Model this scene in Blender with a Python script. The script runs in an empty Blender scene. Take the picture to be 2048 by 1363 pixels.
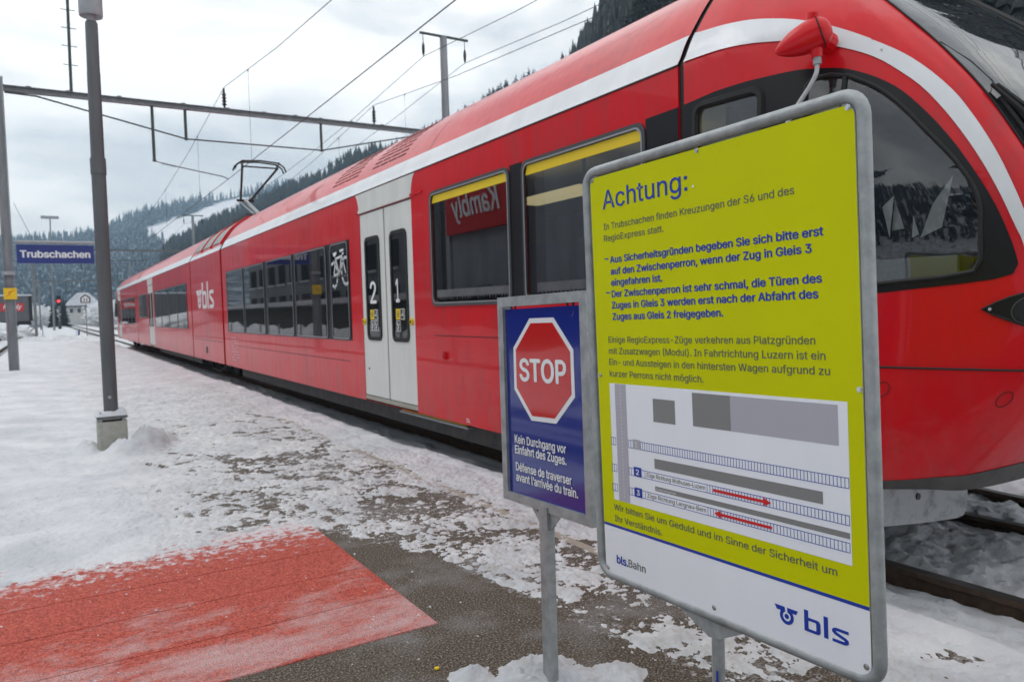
import bpy, bmesh, math, random
import numpy as np
from mathutils import Matrix, Vector
random.seed(7)
RNG = np.random.default_rng(11)
PI = math.pi
CH = 1.35                      # eye height above the platform
S = bpy.context.scene
C = S.collection

# ------------------------------------------------------------------ camera, light, exposure
def look():
    yaw, pitch, roll = (math.radians(a) for a in (31.63, -2.636, -1.662))
    cy, sy = math.cos(yaw), math.sin(yaw)
    f = Vector((sy*math.cos(pitch), cy*math.cos(pitch), math.sin(pitch)))
    r = Vector((cy, -sy, 0)); u = r.cross(f)
    c, s = math.cos(roll), math.sin(roll)
    X = c*r + s*u; Y = -s*r + c*u; Z = -f
    m = Matrix((X, Y, Z)).transposed().to_4x4(); m.translation = (0, 0, CH)
    return m
cam_d = bpy.data.cameras.new('camera'); cam = bpy.data.objects.new('camera', cam_d); C.objects.link(cam)
cam.matrix_world = look()
cam_d.sensor_width = 36; cam_d.lens = 26.5; cam_d.clip_start = .05; cam_d.clip_end = 9000
cam_d.dof.use_dof = True; cam_d.dof.focus_distance = 1.9; cam_d.dof.aperture_fstop = 7.1
S.camera = cam

W = bpy.data.worlds.new('World'); S.world = W; W.use_nodes = True
nt = W.node_tree; nt.nodes.clear()
def N(t, ty, **kw):
    n = t.nodes.new(ty)
    for k, v in kw.items():
        if k in n.inputs: n.inputs[k].default_value = v
        else: setattr(n, k, v)
    return n
def ramp(t, stops, src=None):
    r = t.nodes.new('ShaderNodeValToRGB'); e = r.color_ramp.elements
    while len(e) < len(stops): e.new(.5)
    for i, (p, c) in enumerate(stops):
        e[i].position = p; e[i].color = (*c, 1) if len(c) == 3 else c
    if src: t.links.new(src, r.inputs[0])
    return r
tc = N(nt, 'ShaderNodeTexCoord')
mp = N(nt, 'ShaderNodeMapping'); mp.inputs['Scale'].default_value = (1.0, 1.0, 2.6); mp.inputs['Rotation'].default_value = (0, 0, .6); mp.inputs['Location'].default_value = (.35, .1, 0)
nt.links.new(tc.outputs['Generated'], mp.inputs[0])
no = N(nt, 'ShaderNodeTexNoise', Scale=2.3, Detail=8.0, Roughness=.56); no.inputs['Distortion'].default_value = .35
nt.links.new(mp.outputs[0], no.inputs[0])
rp = ramp(nt, [(.36, (.66, .68, .70)), (.45, (.82, .835, .85)), (.52, (1.02, 1.02, 1.01)), (.60, (1.34, 1.32, 1.28))], no.outputs[0])
sky = N(nt, 'ShaderNodeTexSky', sky_type='NISHITA', sun_disc=False, sun_elevation=math.radians(38), sun_rotation=math.radians(-40))
bgs = N(nt, 'ShaderNodeBackground', Strength=.008); nt.links.new(sky.outputs[0], bgs.inputs[0])
bg = N(nt, 'ShaderNodeBackground', Strength=1.27); nt.links.new(rp.outputs[0], bg.inputs[0])
ad = N(nt, 'ShaderNodeAddShader'); nt.links.new(bg.outputs[0], ad.inputs[0]); nt.links.new(bgs.outputs[0], ad.inputs[1])
wo = N(nt, 'ShaderNodeOutputWorld'); nt.links.new(ad.outputs[0], wo.inputs[0])
sl = bpy.data.lights.new('overcast_sun', 'SUN'); sl.energy = .5; sl.angle = math.radians(25); sl.color = (1, .97, .93)
so = bpy.data.objects.new('overcast_sun', sl); C.objects.link(so)
so.rotation_euler = (math.radians(40), 0, math.radians(-140)); so.location = (0, 0, 60)
S.view_settings.view_transform = 'Standard'; S.view_settings.look = 'None'; S.view_settings.gamma = 1; S.view_settings.exposure = 0
S.render.engine = 'CYCLES'
S.cycles.max_bounces = 7; S.cycles.transparent_max_bounces = 8; S.cycles.volume_bounces = 0
S.cycles.diffuse_bounces = 3; S.cycles.glossy_bounces = 3; S.cycles.caustics_reflective = False; S.cycles.caustics_refractive = False
S.cycles.use_denoising = True
S.cycles.volume_step_rate = 4

# ------------------------------------------------------------------ materials
MATS = {}
def mat(name, col=(.5, .5, .5), rough=.5, metal=0., coat=0., ior=1.5, emit=None, estr=0., spec=None):
    if name in MATS: return MATS[name]
    m = bpy.data.materials.new(name); m.use_nodes = True; t = m.node_tree
    b = t.nodes['Principled BSDF']
    b.inputs['Base Color'].default_value = (*col, 1); b.inputs['Roughness'].default_value = rough
    b.inputs['Metallic'].default_value = metal; b.inputs['Coat Weight'].default_value = coat
    b.inputs['Coat Roughness'].default_value = .035; b.inputs['IOR'].default_value = ior
    if emit: b.inputs['Emission Color'].default_value = (*emit, 1); b.inputs['Emission Strength'].default_value = estr
    MATS[name] = m
    return m
def bs(m): return m.node_tree.nodes['Principled BSDF']
def coords(t, kind='Object', scale=(1, 1, 1)):
    a = N(t, 'ShaderNodeTexCoord'); b = N(t, 'ShaderNodeMapping'); b.inputs['Scale'].default_value = scale
    t.links.new(a.outputs[kind], b.inputs[0]); return b.outputs[0]
def vary(name, c1, c2, scale=3., rough=.5, rvar=.0, bump=0., bscale=60., metal=0., coat=0., detail=6., stretch=(1, 1, 1), lo=.35, hi=.65, rgh=.6):
    """two-tone noise over a Principled, with an optional fine bump"""
    m = mat(name, c1, rough, metal, coat); t = m.node_tree; b = bs(m)
    v = coords(t, 'Object', stretch)
    n = N(t, 'ShaderNodeTexNoise', Scale=scale, Detail=detail, Roughness=rgh); t.links.new(v, n.inputs[0])
    r = ramp(t, [(lo, c1), (hi, c2)], n.outputs[0]); t.links.new(r.outputs[0], b.inputs['Base Color'])
    if rvar:
        q = N(t, 'ShaderNodeMapRange'); q.inputs['To Min'].default_value = max(0, rough-rvar); q.inputs['To Max'].default_value = rough+rvar
        t.links.new(n.outputs[0], q.inputs[0]); t.links.new(q.outputs[0], b.inputs['Roughness'])
    if bump:
        n2 = N(t, 'ShaderNodeTexNoise', Scale=bscale, Detail=4.); t.links.new(v, n2.inputs[0])
        bu = N(t, 'ShaderNodeBump', Strength=bump, Distance=.01); t.links.new(n2.outputs[0], bu.inputs['Height'])
        t.links.new(bu.outputs[0], b.inputs['Normal'])
    return m

def red_paint():
    m = mat('red_train_paint', (.52, .012, .014), .36, 0, .36); t = m.node_tree; b = bs(m); b.inputs['Specular IOR Level'].default_value = .16
    v = coords(t, 'Object', (1, 1, .16))
    n = N(t, 'ShaderNodeTexNoise', Scale=14., Detail=6., Roughness=.65); t.links.new(v, n.inputs[0])
    v2 = coords(t, 'Object', (1, 1, 1)); n2 = N(t, 'ShaderNodeTexNoise', Scale=.9, Detail=4.); t.links.new(v2, n2.inputs[0])
    a = N(t, 'ShaderNodeMath', operation='MULTIPLY'); t.links.new(n.outputs[0], a.inputs[0]); t.links.new(n2.outputs[0], a.inputs[1])
    r = ramp(t, [(.10, (.66, .005, .012)), (.26, (.60, .007, .014)), (.42, (.47, .02, .026))], a.outputs[0])
    g = N(t, 'ShaderNodeNewGeometry'); sx = N(t, 'ShaderNodeSeparateXYZ'); t.links.new(g.outputs['Position'], sx.inputs[0])
    dz = N(t, 'ShaderNodeMapRange'); dz.inputs['From Min'].default_value = 1.15; dz.inputs['From Max'].default_value = .30; dz.inputs['To Max'].default_value = .95; t.links.new(sx.outputs['Z'], dz.inputs[0])
    v4 = coords(t, 'Object', (1, 1, .35)); n5 = N(t, 'ShaderNodeTexNoise', Scale=5., Detail=9., Roughness=.72); t.links.new(v4, n5.inputs[0])
    r5 = ramp(t, [(.46, (0, 0, 0)), (.72, (.40, .40, .40))], n5.outputs[0]); mu = N(t, 'ShaderNodeMath', operation='MULTIPLY'); t.links.new(dz.outputs[0], mu.inputs[0]); t.links.new(r5.outputs[0], mu.inputs[1])
    mx = N(t, 'ShaderNodeMix', data_type='RGBA'); t.links.new(mu.outputs[0], mx.inputs[0]); t.links.new(r.outputs[0], mx.inputs[6]); mx.inputs[7].default_value = (.24, .17, .15, 1)
    t.links.new(mx.outputs[2], b.inputs['Base Color'])
    q = N(t, 'ShaderNodeMapRange'); q.inputs['To Min'].default_value = .22; q.inputs['To Max'].default_value = .46
    t.links.new(n.outputs[0], q.inputs[0]); t.links.new(q.outputs[0], b.inputs['Roughness'])
    n3 = N(t, 'ShaderNodeTexNoise', Scale=1.6, Detail=2.); t.links.new(v2, n3.inputs[0])
    bu = N(t, 'ShaderNodeBump', Strength=.12, Distance=.01); t.links.new(n3.outputs[0], bu.inputs['Height'])
    t.links.new(bu.outputs[0], b.inputs['Coat Normal'])
    return m
RED = red_paint()
WHITE = vary('white_stripe_paint', (.74, .76, .79), (.62, .64, .67), 3., .35, .08, coat=.3, stretch=(1, 1, .3))
GREYP = vary('light_grey_door_paint', (.72, .72, .69), (.64, .64, .61), 5., .45, .06, stretch=(1, 1, .2))
SILL = vary('worn_sill', (.42, .40, .34), (.30, .28, .24), 20., .5)
BLACK = mat('black_gloss_band', (.009, .009, .011), .32)
RUBBER = mat('black_rubber', (.018, .018, .019), .55)
FRAME = mat('dark_window_frame', (.055, .057, .062), .35)
RIM = mat('grey_window_rim', (.34, .35, .37), .35, .4)
DARKRED = mat('dark_red_gap', (.07, .003, .004), .7)
YELLOW = mat('yellow_film', (.78, .56, .01), .4)
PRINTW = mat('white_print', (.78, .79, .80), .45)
PRINTK = mat('black_print', (.02, .02, .02), .5)
SKIRT = vary('dark_underframe', (.035, .036, .038), (.075, .07, .065), 8., .6, bump=.2, bscale=30.)
BROWN = vary('rusty_rail_web', (.045, .026, .017), (.09, .055, .035), 18., .75, bump=.3, bscale=50.)
RAILTOP = vary('rail_head_steel', (.10, .085, .075), (.22, .21, .2), 9., .35, metal=.8, stretch=(1, .2, 1))
GALV = vary('galvanised_steel', (.27, .29, .30), (.40, .42, .43), 22., .5, .1, metal=.35, bump=.12, bscale=90.)
GALVD = vary('weathered_galvanised_mast', (.20, .215, .23), (.30, .315, .33), 6., .55, .06, metal=.25, stretch=(1, 1, .2))
POLE = vary('dark_grey_lamp_pole', (.085, .088, .095), (.115, .118, .125), 9., .5, .05, stretch=(1, 1, .15))
POLEL = vary('light_grey_lamp_head', (.30, .31, .33), (.36, .37, .39), 7., .5)
GREEN = mat('dark_green_grey_steel', (.06, .075, .075), .5, .3)
BEAM = vary('grey_steel_beam', (.15, .16, .17), (.24, .25, .26), 7., .55, metal=.3)
CONC = vary('pale_concrete', (.40, .40, .36), (.33, .33, .29), 14., .85, bump=.35, bscale=70., lo=.4, hi=.62)
def concrete_pits():
    t = CONC.node_tree; b = bs(CONC); v = coords(t)
    vo = N(t, 'ShaderNodeTexVoronoi', Scale=26.); t.links.new(v, vo.inputs[0])
    r = ramp(t, [(.06, (.25, .25, .25)), (.11, (1, 1, 1))], vo.outputs['Distance'])
    mx = N(t, 'ShaderNodeMix', data_type='RGBA', blend_type='MULTIPLY'); mx.inputs[0].default_value = 1
    old = b.inputs['Base Color'].links[0].from_socket
    t.links.new(old, mx.inputs[6]); t.links.new(r.outputs[0], mx.inputs[7]); t.links.new(mx.outputs[2], b.inputs['Base Color'])
concrete_pits()
BLUE = mat('enamel_blue', (.008, .022, .22), .12, 0, .6)
SIGNRED = mat('enamel_red', (.55, .012, .012), .12, 0, .6)
BOARDRED = mat('faded_red_board', (.55, .02, .025), .6)
SIGNWHITE = mat('enamel_white', (.78, .8, .82), .2, 0, .3)
LIME = vary('lime_yellow_film', (.60, .62, .001), (.56, .58, .001), 2., .55); bs(LIME).inputs['Specular IOR Level'].default_value = .12
PANELW = vary('white_panel_film', (.86, .87, .93), (.80, .82, .88), 3., .4, stretch=(1, 1, .3))
INKB = mat('blue_ink', (.008, .04, .36), .4)
INKG = mat('grey_ink', (.11, .12, .09), .5)
MAPG = mat('map_grey', (.22, .22, .22), .5)
MAPL = mat('map_light_grey', (.42, .41, .47), .5)
INKR = mat('red_ink', (.62, .015, .02), .4)
CERAM = mat('brown_insulator', (.03, .018, .014), .25)
WIRE = mat('contact_wire', (.045, .045, .05), .5, .4)
ALU = mat('bright_screw', (.6, .6, .6), .25, .9)
GRILLE = mat('roof_slot_dark', (.09, .008, .008), .7)
PALE = vary('mirror_arm_white', (.6, .61, .63), (.5, .51, .53), 9., .4)
SIGBLUE = mat('station_sign_blue', (.012, .028, .20), .3)
WARN = mat('warning_yellow', (.85, .55, .01), .45)
WARNR = mat('warning_red', (.7, .06, .01), .45)
BRICKG = vary('grey_render', (.30, .32, .35), (.20, .215, .24), .6, .8, stretch=(1, 1, .2))
TRAILER = vary('grey_tarpaulin', (.13, .135, .145), (.10, .105, .115), 2., .6)
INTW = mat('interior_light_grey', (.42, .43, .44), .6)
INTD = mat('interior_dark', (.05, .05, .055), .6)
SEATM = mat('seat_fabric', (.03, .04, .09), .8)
LAMPG = mat('ceiling_lamp_glow', (.8, .7, .4), .5, emit=(1., .82, .42), estr=.9)
SIGNAL = mat('signal_lamp_red', (.8, .02, .02), .4, emit=(1., .03, .04), estr=4.)
CHROME = mat('lens_dark', (.012, .012, .014), .18); bs(CHROME).inputs['Specular IOR Level'].default_value = .3

def glass(name, tint, base, op=.0):
    m = bpy.data.materials.new(name); m.use_nodes = True; t = m.node_tree; t.nodes.clear()
    o = N(t, 'ShaderNodeOutputMaterial'); tr = N(t, 'ShaderNodeBsdfTransparent'); tr.inputs[0].default_value = (*tint, 1)
    gl = N(t, 'ShaderNodeBsdfGlossy', Roughness=.0); gl.inputs[0].default_value = (.95, .97, 1, 1)
    g = N(t, 'ShaderNodeNewGeometry'); dp = N(t, 'ShaderNodeVectorMath', operation='DOT_PRODUCT'); t.links.new(g.outputs['Incoming'], dp.inputs[0]); t.links.new(g.outputs['Normal'], dp.inputs[1])
    ab = N(t, 'ShaderNodeMath', operation='ABSOLUTE'); t.links.new(dp.outputs['Value'], ab.inputs[0])
    su = N(t, 'ShaderNodeMath', operation='SUBTRACT'); su.inputs[0].default_value = 1.; t.links.new(ab.outputs[0], su.inputs[1])
    pw = N(t, 'ShaderNodeMath', operation='POWER'); t.links.new(su.outputs[0], pw.inputs[0]); pw.inputs[1].default_value = 4.2
    a = N(t, 'ShaderNodeMath', operation='MULTIPLY_ADD'); a.inputs[1].default_value = 1.1; a.inputs[2].default_value = .075+base; a.use_clamp = True
    t.links.new(pw.outputs[0], a.inputs[0]); mx = N(t, 'ShaderNodeMixShader')
    t.links.new(a.outputs[0], mx.inputs[0]); t.links.new(tr.outputs[0], mx.inputs[1]); t.links.new(gl.outputs[0], mx.inputs[2]); t.links.new(mx.outputs[0], o.inputs[0])
    return m
GLASS = glass('tinted_window_glass', (.40, .42, .42), .10)
CABGLASS = glass('cab_window_glass', (.50, .53, .53), .015)
DGLASS = mat('dark_window_glass', (.012, .013, .015), .02, 0, 0, 1.62)
WSCREEN = mat('windscreen_glass', (.02, .022, .025), .02, 0, 0, 2.0)

def snow_mat():
    m = mat('snow', (.80, .82, .86), .6); t = m.node_tree; b = bs(m)
    g = N(t, 'ShaderNodeNewGeometry')
    n = N(t, 'ShaderNodeTexNoise', Scale=1.7, Detail=8., Roughness=.62); t.links.new(g.outputs['Position'], n.inputs[0])
    r = ramp(t, [(.36, (.57, .595, .64)), (.50, (.67, .69, .73)), (.66, (.78, .795, .825))], n.outputs[0])
    # brownish trodden film where people walk, driven by a per-vertex amount
    at = N(t, 'ShaderNodeAttribute', attribute_name='trodden')
    n2 = N(t, 'ShaderNodeTexNoise', Scale=13., Detail=10., Roughness=.78); t.links.new(g.outputs['Position'], n2.inputs[0])
    r2 = ramp(t, [(.44, (0, 0, 0)), (.54, (.45, .45, .45)), (.68, (1, 1, 1))], n2.outputs[0])
    mu = N(t, 'ShaderNodeMath', operation='MULTIPLY'); t.links.new(at.outputs['Fac'], mu.inputs[0]); t.links.new(r2.outputs[0], mu.inputs[1])
    mx = N(t, 'ShaderNodeMix', data_type='RGBA'); t.links.new(mu.outputs[0], mx.inputs[0]); t.links.new(r.outputs[0], mx.inputs[6]); mx.inputs[7].default_value = (.42, .39, .36, 1)
    t.links.new(mx.outputs[2], b.inputs['Base Color'])
    n3 = N(t, 'ShaderNodeTexNoise', Scale=42., Detail=8., Roughness=.72); t.links.new(g.outputs['Position'], n3.inputs[0])
    bu = N(t, 'ShaderNodeBump', Strength=.9, Distance=.016); t.links.new(n3.outputs[0], bu.inputs['Height']); t.links.new(bu.outputs[0], b.inputs['Normal'])
    return m
SNOW = snow_mat()

def asphalt_mat():
    m = mat('gritty_asphalt', (.1, .09, .08), .9); t = m.node_tree; b = bs(m)
    g = N(t, 'ShaderNodeNewGeometry')
    n = N(t, 'ShaderNodeTexNoise', Scale=110., Detail=4., Roughness=.78); t.links.new(g.outputs['Position'], n.inputs[0])
    r = ramp(t, [(.41, (.014, .010, .007)), (.50, (.070, .054, .040)), (.58, (.175, .142, .110)), (.68, (.46, .41, .34))], n.outputs[0])
    n2 = N(t, 'ShaderNodeTexNoise', Scale=2.2, Detail=6., Roughness=.6); t.links.new(g.outputs['Position'], n2.inputs[0])
    r2 = ramp(t, [(.50, (0, 0, 0)), (.75, (.55, .55, .55))], n2.outputs[0])
    mx = N(t, 'ShaderNodeMix', data_type='RGBA'); t.links.new(r2.outputs[0], mx.inputs[0]); t.links.new(r.outputs[0], mx.inputs[6]); mx.inputs[7].default_value = (.30, .30, .31, 1)
    t.links.new(mx.outputs[2], b.inputs['Base Color'])
    at = N(t, 'ShaderNodeAttribute', attribute_name='dust'); n6 = N(t, 'ShaderNodeTexNoise', Scale=26., Detail=9., Roughness=.75); t.links.new(g.outputs['Position'], n6.inputs[0])
    a6 = N(t, 'ShaderNodeMath', operation='ADD'); t.links.new(at.outputs['Fac'], a6.inputs[0]); t.links.new(n6.outputs[0], a6.inputs[1])
    r6 = ramp(t, [(.60, (0, 0, 0)), (.70, (.55, .55, .55)), (.82, (.9, .9, .9))], a6.outputs[0])
    m6 = N(t, 'ShaderNodeMix', data_type='RGBA'); t.links.new(r6.outputs[0], m6.inputs[0]); t.links.new(mx.outputs[2], m6.inputs[6]); m6.inputs[7].default_value = (.60, .61, .64, 1)
    t.links.new(m6.outputs[2], b.inputs['Base Color'])
    bu = N(t, 'ShaderNodeBump', Strength=.6, Distance=.002); t.links.new(n.outputs[0], bu.inputs['Height']); t.links.new(bu.outputs[0], b.inputs['Normal'])
    return m
ASPH = asphalt_mat()
def marking_mat():
    m = mat('red_pavement_coating', (.5, .08, .05), .85); t = m.node_tree; b = bs(m)
    g = N(t, 'ShaderNodeNewGeometry')
    n = N(t, 'ShaderNodeTexNoise', Scale=95., Detail=5., Roughness=.8); t.links.new(g.outputs['Position'], n.inputs[0])
    r = ramp(t, [(.36, (.03, .010, .008)), (.44, (.30, .040, .026)), (.55, (.50, .085, .055)), (.70, (.62, .19, .14))], n.outputs[0])
    mp_ = N(t, 'ShaderNodeMapping'); mp_.inputs['Scale'].default_value = (.8, 1.7, 1); t.links.new(g.outputs['Position'], mp_.inputs[0])
    n2 = N(t, 'ShaderNodeTexNoise', Scale=2.2, Detail=12., Roughness=.76); n2.inputs['Distortion'].default_value = .15; t.links.new(mp_.outputs[0], n2.inputs[0])
    # frost lies mostly on the nearer half of the band (a deposit with its own place)
    sp = N(t, 'ShaderNodeSeparateXYZ'); t.links.new(g.outputs['Position'], sp.inputs[0])
    q = N(t, 'ShaderNodeMapRange'); q.inputs['From Min'].default_value = 4.1; q.inputs['From Max'].default_value = 3.1; q.inputs['To Min'].default_value = -.16; q.inputs['To Max'].default_value = .055
    t.links.new(sp.outputs['Y'], q.inputs[0]); ad_ = N(t, 'ShaderNodeMath', operation='ADD'); t.links.new(n2.outputs[0], ad_.inputs[0]); t.links.new(q.outputs[0], ad_.inputs[1])
    r2 = ramp(t, [(.45, (0, 0, 0)), (.56, (.5, .5, .5)), (.68, (.85, .85, .85))], ad_.outputs[0])
    q2 = N(t, 'ShaderNodeMapRange'); q2.inputs['From Min'].default_value = 4.0; q2.inputs['From Max'].default_value = 4.75; q2.inputs['To Min'].default_value = -.12; q2.inputs['To Max'].default_value = .17
    n7 = N(t, 'ShaderNodeTexNoise', Scale=17., Detail=10., Roughness=.76); t.links.new(g.outputs['Position'], n7.inputs[0]); t.links.new(sp.outputs['Y'], q2.inputs[0])
    a7 = N(t, 'ShaderNodeMath', operation='ADD'); t.links.new(n7.outputs[0], a7.inputs[0]); t.links.new(q2.outputs[0], a7.inputs[1]); r7 = ramp(t, [(.55, (0, 0, 0)), (.66, (.9, .9, .9))], a7.outputs[0])
    n4 = N(t, 'ShaderNodeTexNoise', Scale=210., Detail=2.); t.links.new(g.outputs['Position'], n4.inputs[0])
    r4 = ramp(t, [(.40, (.10, .10, .10)), (.50, (.8, .8, .8)), (.58, (1, 1, 1))], n4.outputs[0])
    mu = N(t, 'ShaderNodeMath', operation='MULTIPLY'); t.links.new(r2.outputs[0], mu.inputs[0]); t.links.new(r4.outputs[0], mu.inputs[1])
    mx = N(t, 'ShaderNodeMix', data_type='RGBA'); t.links.new(mu.outputs[0], mx.inputs[0]); t.links.new(r.outputs[0], mx.inputs[6]); mx.inputs[7].default_value = (.52, .47, .48, 1)
    m7 = N(t, 'ShaderNodeMix', data_type='RGBA'); t.links.new(r7.outputs[0], m7.inputs[0]); t.links.new(mx.outputs[2], m7.inputs[6]); m7.inputs[7].default_value = (.60, .60, .63, 1)
    t.links.new(m7.outputs[2], b.inputs['Base Color'])
    bu = N(t, 'ShaderNodeBump', Strength=.5, Distance=.0015); t.links.new(n.outputs[0], bu.inputs['Height']); t.links.new(bu.outputs[0], b.inputs['Normal'])
    return m
MARK = marking_mat()
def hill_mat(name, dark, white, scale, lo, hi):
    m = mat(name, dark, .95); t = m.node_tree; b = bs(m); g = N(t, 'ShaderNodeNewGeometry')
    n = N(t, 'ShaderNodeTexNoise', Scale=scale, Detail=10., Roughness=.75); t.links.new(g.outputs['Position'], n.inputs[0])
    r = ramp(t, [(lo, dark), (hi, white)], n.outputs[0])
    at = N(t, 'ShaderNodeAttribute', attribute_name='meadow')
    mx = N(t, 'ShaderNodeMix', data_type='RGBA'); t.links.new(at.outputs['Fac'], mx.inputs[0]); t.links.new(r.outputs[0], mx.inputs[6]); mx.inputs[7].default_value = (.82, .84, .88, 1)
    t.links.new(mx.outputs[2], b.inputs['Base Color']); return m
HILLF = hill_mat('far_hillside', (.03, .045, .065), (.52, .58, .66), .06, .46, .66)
HILLN = hill_mat('near_hillside', (.07, .065, .06), (.66, .68, .72), .30, .40, .50)
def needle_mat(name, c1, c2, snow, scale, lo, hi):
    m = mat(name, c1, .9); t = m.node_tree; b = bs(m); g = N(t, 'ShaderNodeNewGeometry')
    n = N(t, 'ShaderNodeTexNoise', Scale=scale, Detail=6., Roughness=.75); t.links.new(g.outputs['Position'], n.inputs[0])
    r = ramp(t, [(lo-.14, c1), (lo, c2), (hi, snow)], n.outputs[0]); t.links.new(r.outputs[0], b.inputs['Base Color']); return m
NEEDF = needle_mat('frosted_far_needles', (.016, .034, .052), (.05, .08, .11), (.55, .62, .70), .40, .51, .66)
NEEDN = needle_mat('snowy_needles', (.010, .015, .015), (.024, .032, .032), (.50, .53, .58), 1.3, .60, .74)
TRUNK = vary('bark', (.05, .04, .034), (.10, .085, .075), 5., .9)
FROSTB = needle_mat('hoarfrost_twigs', (.35, .36, .38), (.7, .72, .75), (.85, .87, .9), 1.2, .40, .55)

bs(BLACK).inputs['Specular IOR Level'].default_value = .28; bs(RUBBER).inputs['Specular IOR Level'].default_value = .3

# ------------------------------------------------------------------ object helpers
ORG = {}
def tag(o, label, cat, group=None):
    o['label'] = label; o['category'] = cat
    if group: o['group'] = group
    return o
def thing(name, label, cat, loc, rz=0, group=None):
    o = bpy.data.objects.new(name, None); C.objects.link(o); o.location = loc; o.rotation_euler = (0, 0, rz)
    o.empty_display_size = .2; ORG[o] = Vector(loc) if rz == 0 else None
    return tag(o, label, cat, group)
def new_obj(name, me, parent=None, label=None, kind=None):
    o = bpy.data.objects.new(name, me); C.objects.link(o)
    if parent: o.parent = parent; ORG[o] = ORG.get(parent)
    else: ORG[o] = Vector((0, 0, 0))
    if label: o['label'] = label
    if kind: o['kind'] = kind
    return o
def frame_of(d):
    d = Vector(d).normalized(); a = Vector((0, 0, 1)) if abs(d.z) < .95 else Vector((1, 0, 0))
    u = d.cross(a).normalized(); return u, d.cross(u).normalized()
class MB:
    def __init__(s): s.v = []; s.f = []; s.m = []
    def add(s, vs, fs, mi=0):
        b = len(s.v); s.v += [tuple(p) for p in vs]; s.f += [tuple(b+i for i in f) for f in fs]; s.m += [mi]*len(fs); return s
    def box(s, x0, x1, y0, y1, z0, z1, mi=0):
        v = [(x, y, z) for z in (z0, z1) for y in (y0, y1) for x in (x0, x1)]
        return s.add(v, [(0, 2, 3, 1), (4, 5, 7, 6), (0, 1, 5, 4), (2, 6, 7, 3), (0, 4, 6, 2), (1, 3, 7, 5)], mi)
    def obox(s, o, U, V, Wd, u, v, w, mi=0):
        o = Vector(o); U = Vector(U)*u; V = Vector(V)*v; Wd = Vector(Wd)*w
        p = [o+a*U+b*V+c*Wd for c in (0, 1) for b in (0, 1) for a in (0, 1)]
        return s.add(p, [(0, 2, 3, 1), (4, 5, 7, 6), (0, 1, 5, 4), (2, 6, 7, 3), (0, 4, 6, 2), (1, 3, 7, 5)], mi)
    def tube(s, pts, r, n=8, mi=0, closed=False):
        pts = [Vector(p) for p in pts]; k = len(pts); rs = r if isinstance(r, (list, tuple)) else [r]*k
        vs = []; up = None
        for i, p in enumerate(pts):
            a = pts[i-1] if (i > 0 or closed) else p; b_ = pts[(i+1) % k] if (i < k-1 or closed) else p
            d = (b_-a).normalized()
            if up is None: u, w = frame_of(d)
            else:
                u = (up - d*up.dot(d))
                u = u.normalized() if u.length > 1e-6 else frame_of(d)[0]; w = d.cross(u).normalized()
            up = u
            for j in range(n):
                t = 2*PI*j/n; vs.append(p + (u*math.cos(t)+w*math.sin(t))*rs[i])
        fs = []
        for i in range(k if closed else k-1):
            for j in range(n):
                a = i*n+j; b_ = i*n+(j+1) % n; c = ((i+1) % k)*n+(j+1) % n; d = ((i+1) % k)*n+j
                fs.append((a, b_, c, d))
        if not closed: fs += [tuple(range(n-1, -1, -1)), tuple((k-1)*n+j for j in range(n))]
        return s.add(vs, fs, mi)
    def lathe(s, c, prof, n=24, axis='z', mi=0):
        vs = []; c = Vector(c)
        for (r, h) in prof:
            for j in range(n):
                t = 2*PI*j/n; a, b_ = r*math.cos(t), r*math.sin(t)
                vs.append(c + (Vector((a, b_, h)) if axis == 'z' else Vector((h, a, b_)) if axis == 'x' else Vector((a, h, b_))))
        k = len(prof)
        fs = [(i*n+j, i*n+(j+1) % n, (i+1)*n+(j+1) % n, (i+1)*n+j) for i in range(k-1) for j in range(n)]
        fs += [tuple(range(n-1, -1, -1)), tuple((k-1)*n+j for j in range(n))]
        return s.add(vs, fs, mi)
    def prism(s, poly, o, U, V, Nn, th, mi=0):
        """2D polygon (u,v) extruded along Nn by th"""
        o = Vector(o); U = Vector(U); V = Vector(V); Nn = Vector(Nn); n = len(poly)
        vs = [o+U*a+V*b_ for a, b_ in poly] + [o+U*a+V*b_+Nn*th for a, b_ in poly]
        fs = [tuple(range(n-1, -1, -1)), tuple(range(n, 2*n))] + [(i, (i+1) % n, n+(i+1) % n, n+i) for i in range(n)]
        return s.add(vs, fs, mi)
    def ring(s, outer, inner, o, U, V, Nn, th, mi=0):
        o = Vector(o); U = Vector(U); V = Vector(V); Nn = Vector(Nn); n = len(outer)
        P = lambda q, h: [o+U*a+V*b_+Nn*h for a, b_ in q]
        vs = P(outer, 0)+P(inner, 0)+P(outer, th)+P(inner, th); fs = []
        for i in range(n):
            j = (i+1) % n
            fs += [(i, j, n+j, n+i), (2*n+i, 3*n+i, 3*n+j, 2*n+j), (i, 2*n+i, 2*n+j, j), (n+i, n+j, 3*n+j, 3*n+i)]
        return s.add(vs, fs, mi)
    def build(s, name, mats, parent=None, label=None, kind=None, smooth=False, fixn=True):
        if not isinstance(mats, (list, tuple)): mats = [mats]
        org = ORG.get(parent) if parent else None
        org = org if org is not None else Vector((0, 0, 0))
        me = bpy.data.meshes.new(name)
        me.from_pydata([(x-org.x, y-org.y, z-org.z) for x, y, z in s.v], [], s.f)
        for m in mats: me.materials.append(m)
        if len(mats) > 1: me.polygons.foreach_set('material_index', s.m)
        if fixn:
            bm = bmesh.new(); bm.from_mesh(me); bmesh.ops.recalc_face_normals(bm, faces=bm.faces); bm.to_mesh(me); bm.free()
        if smooth: me.shade_smooth(); me.set_sharp_from_angle(angle=math.radians(38 if smooth is True else smooth))
        me.update()
        return new_obj(name, me, parent, label, kind)
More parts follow.
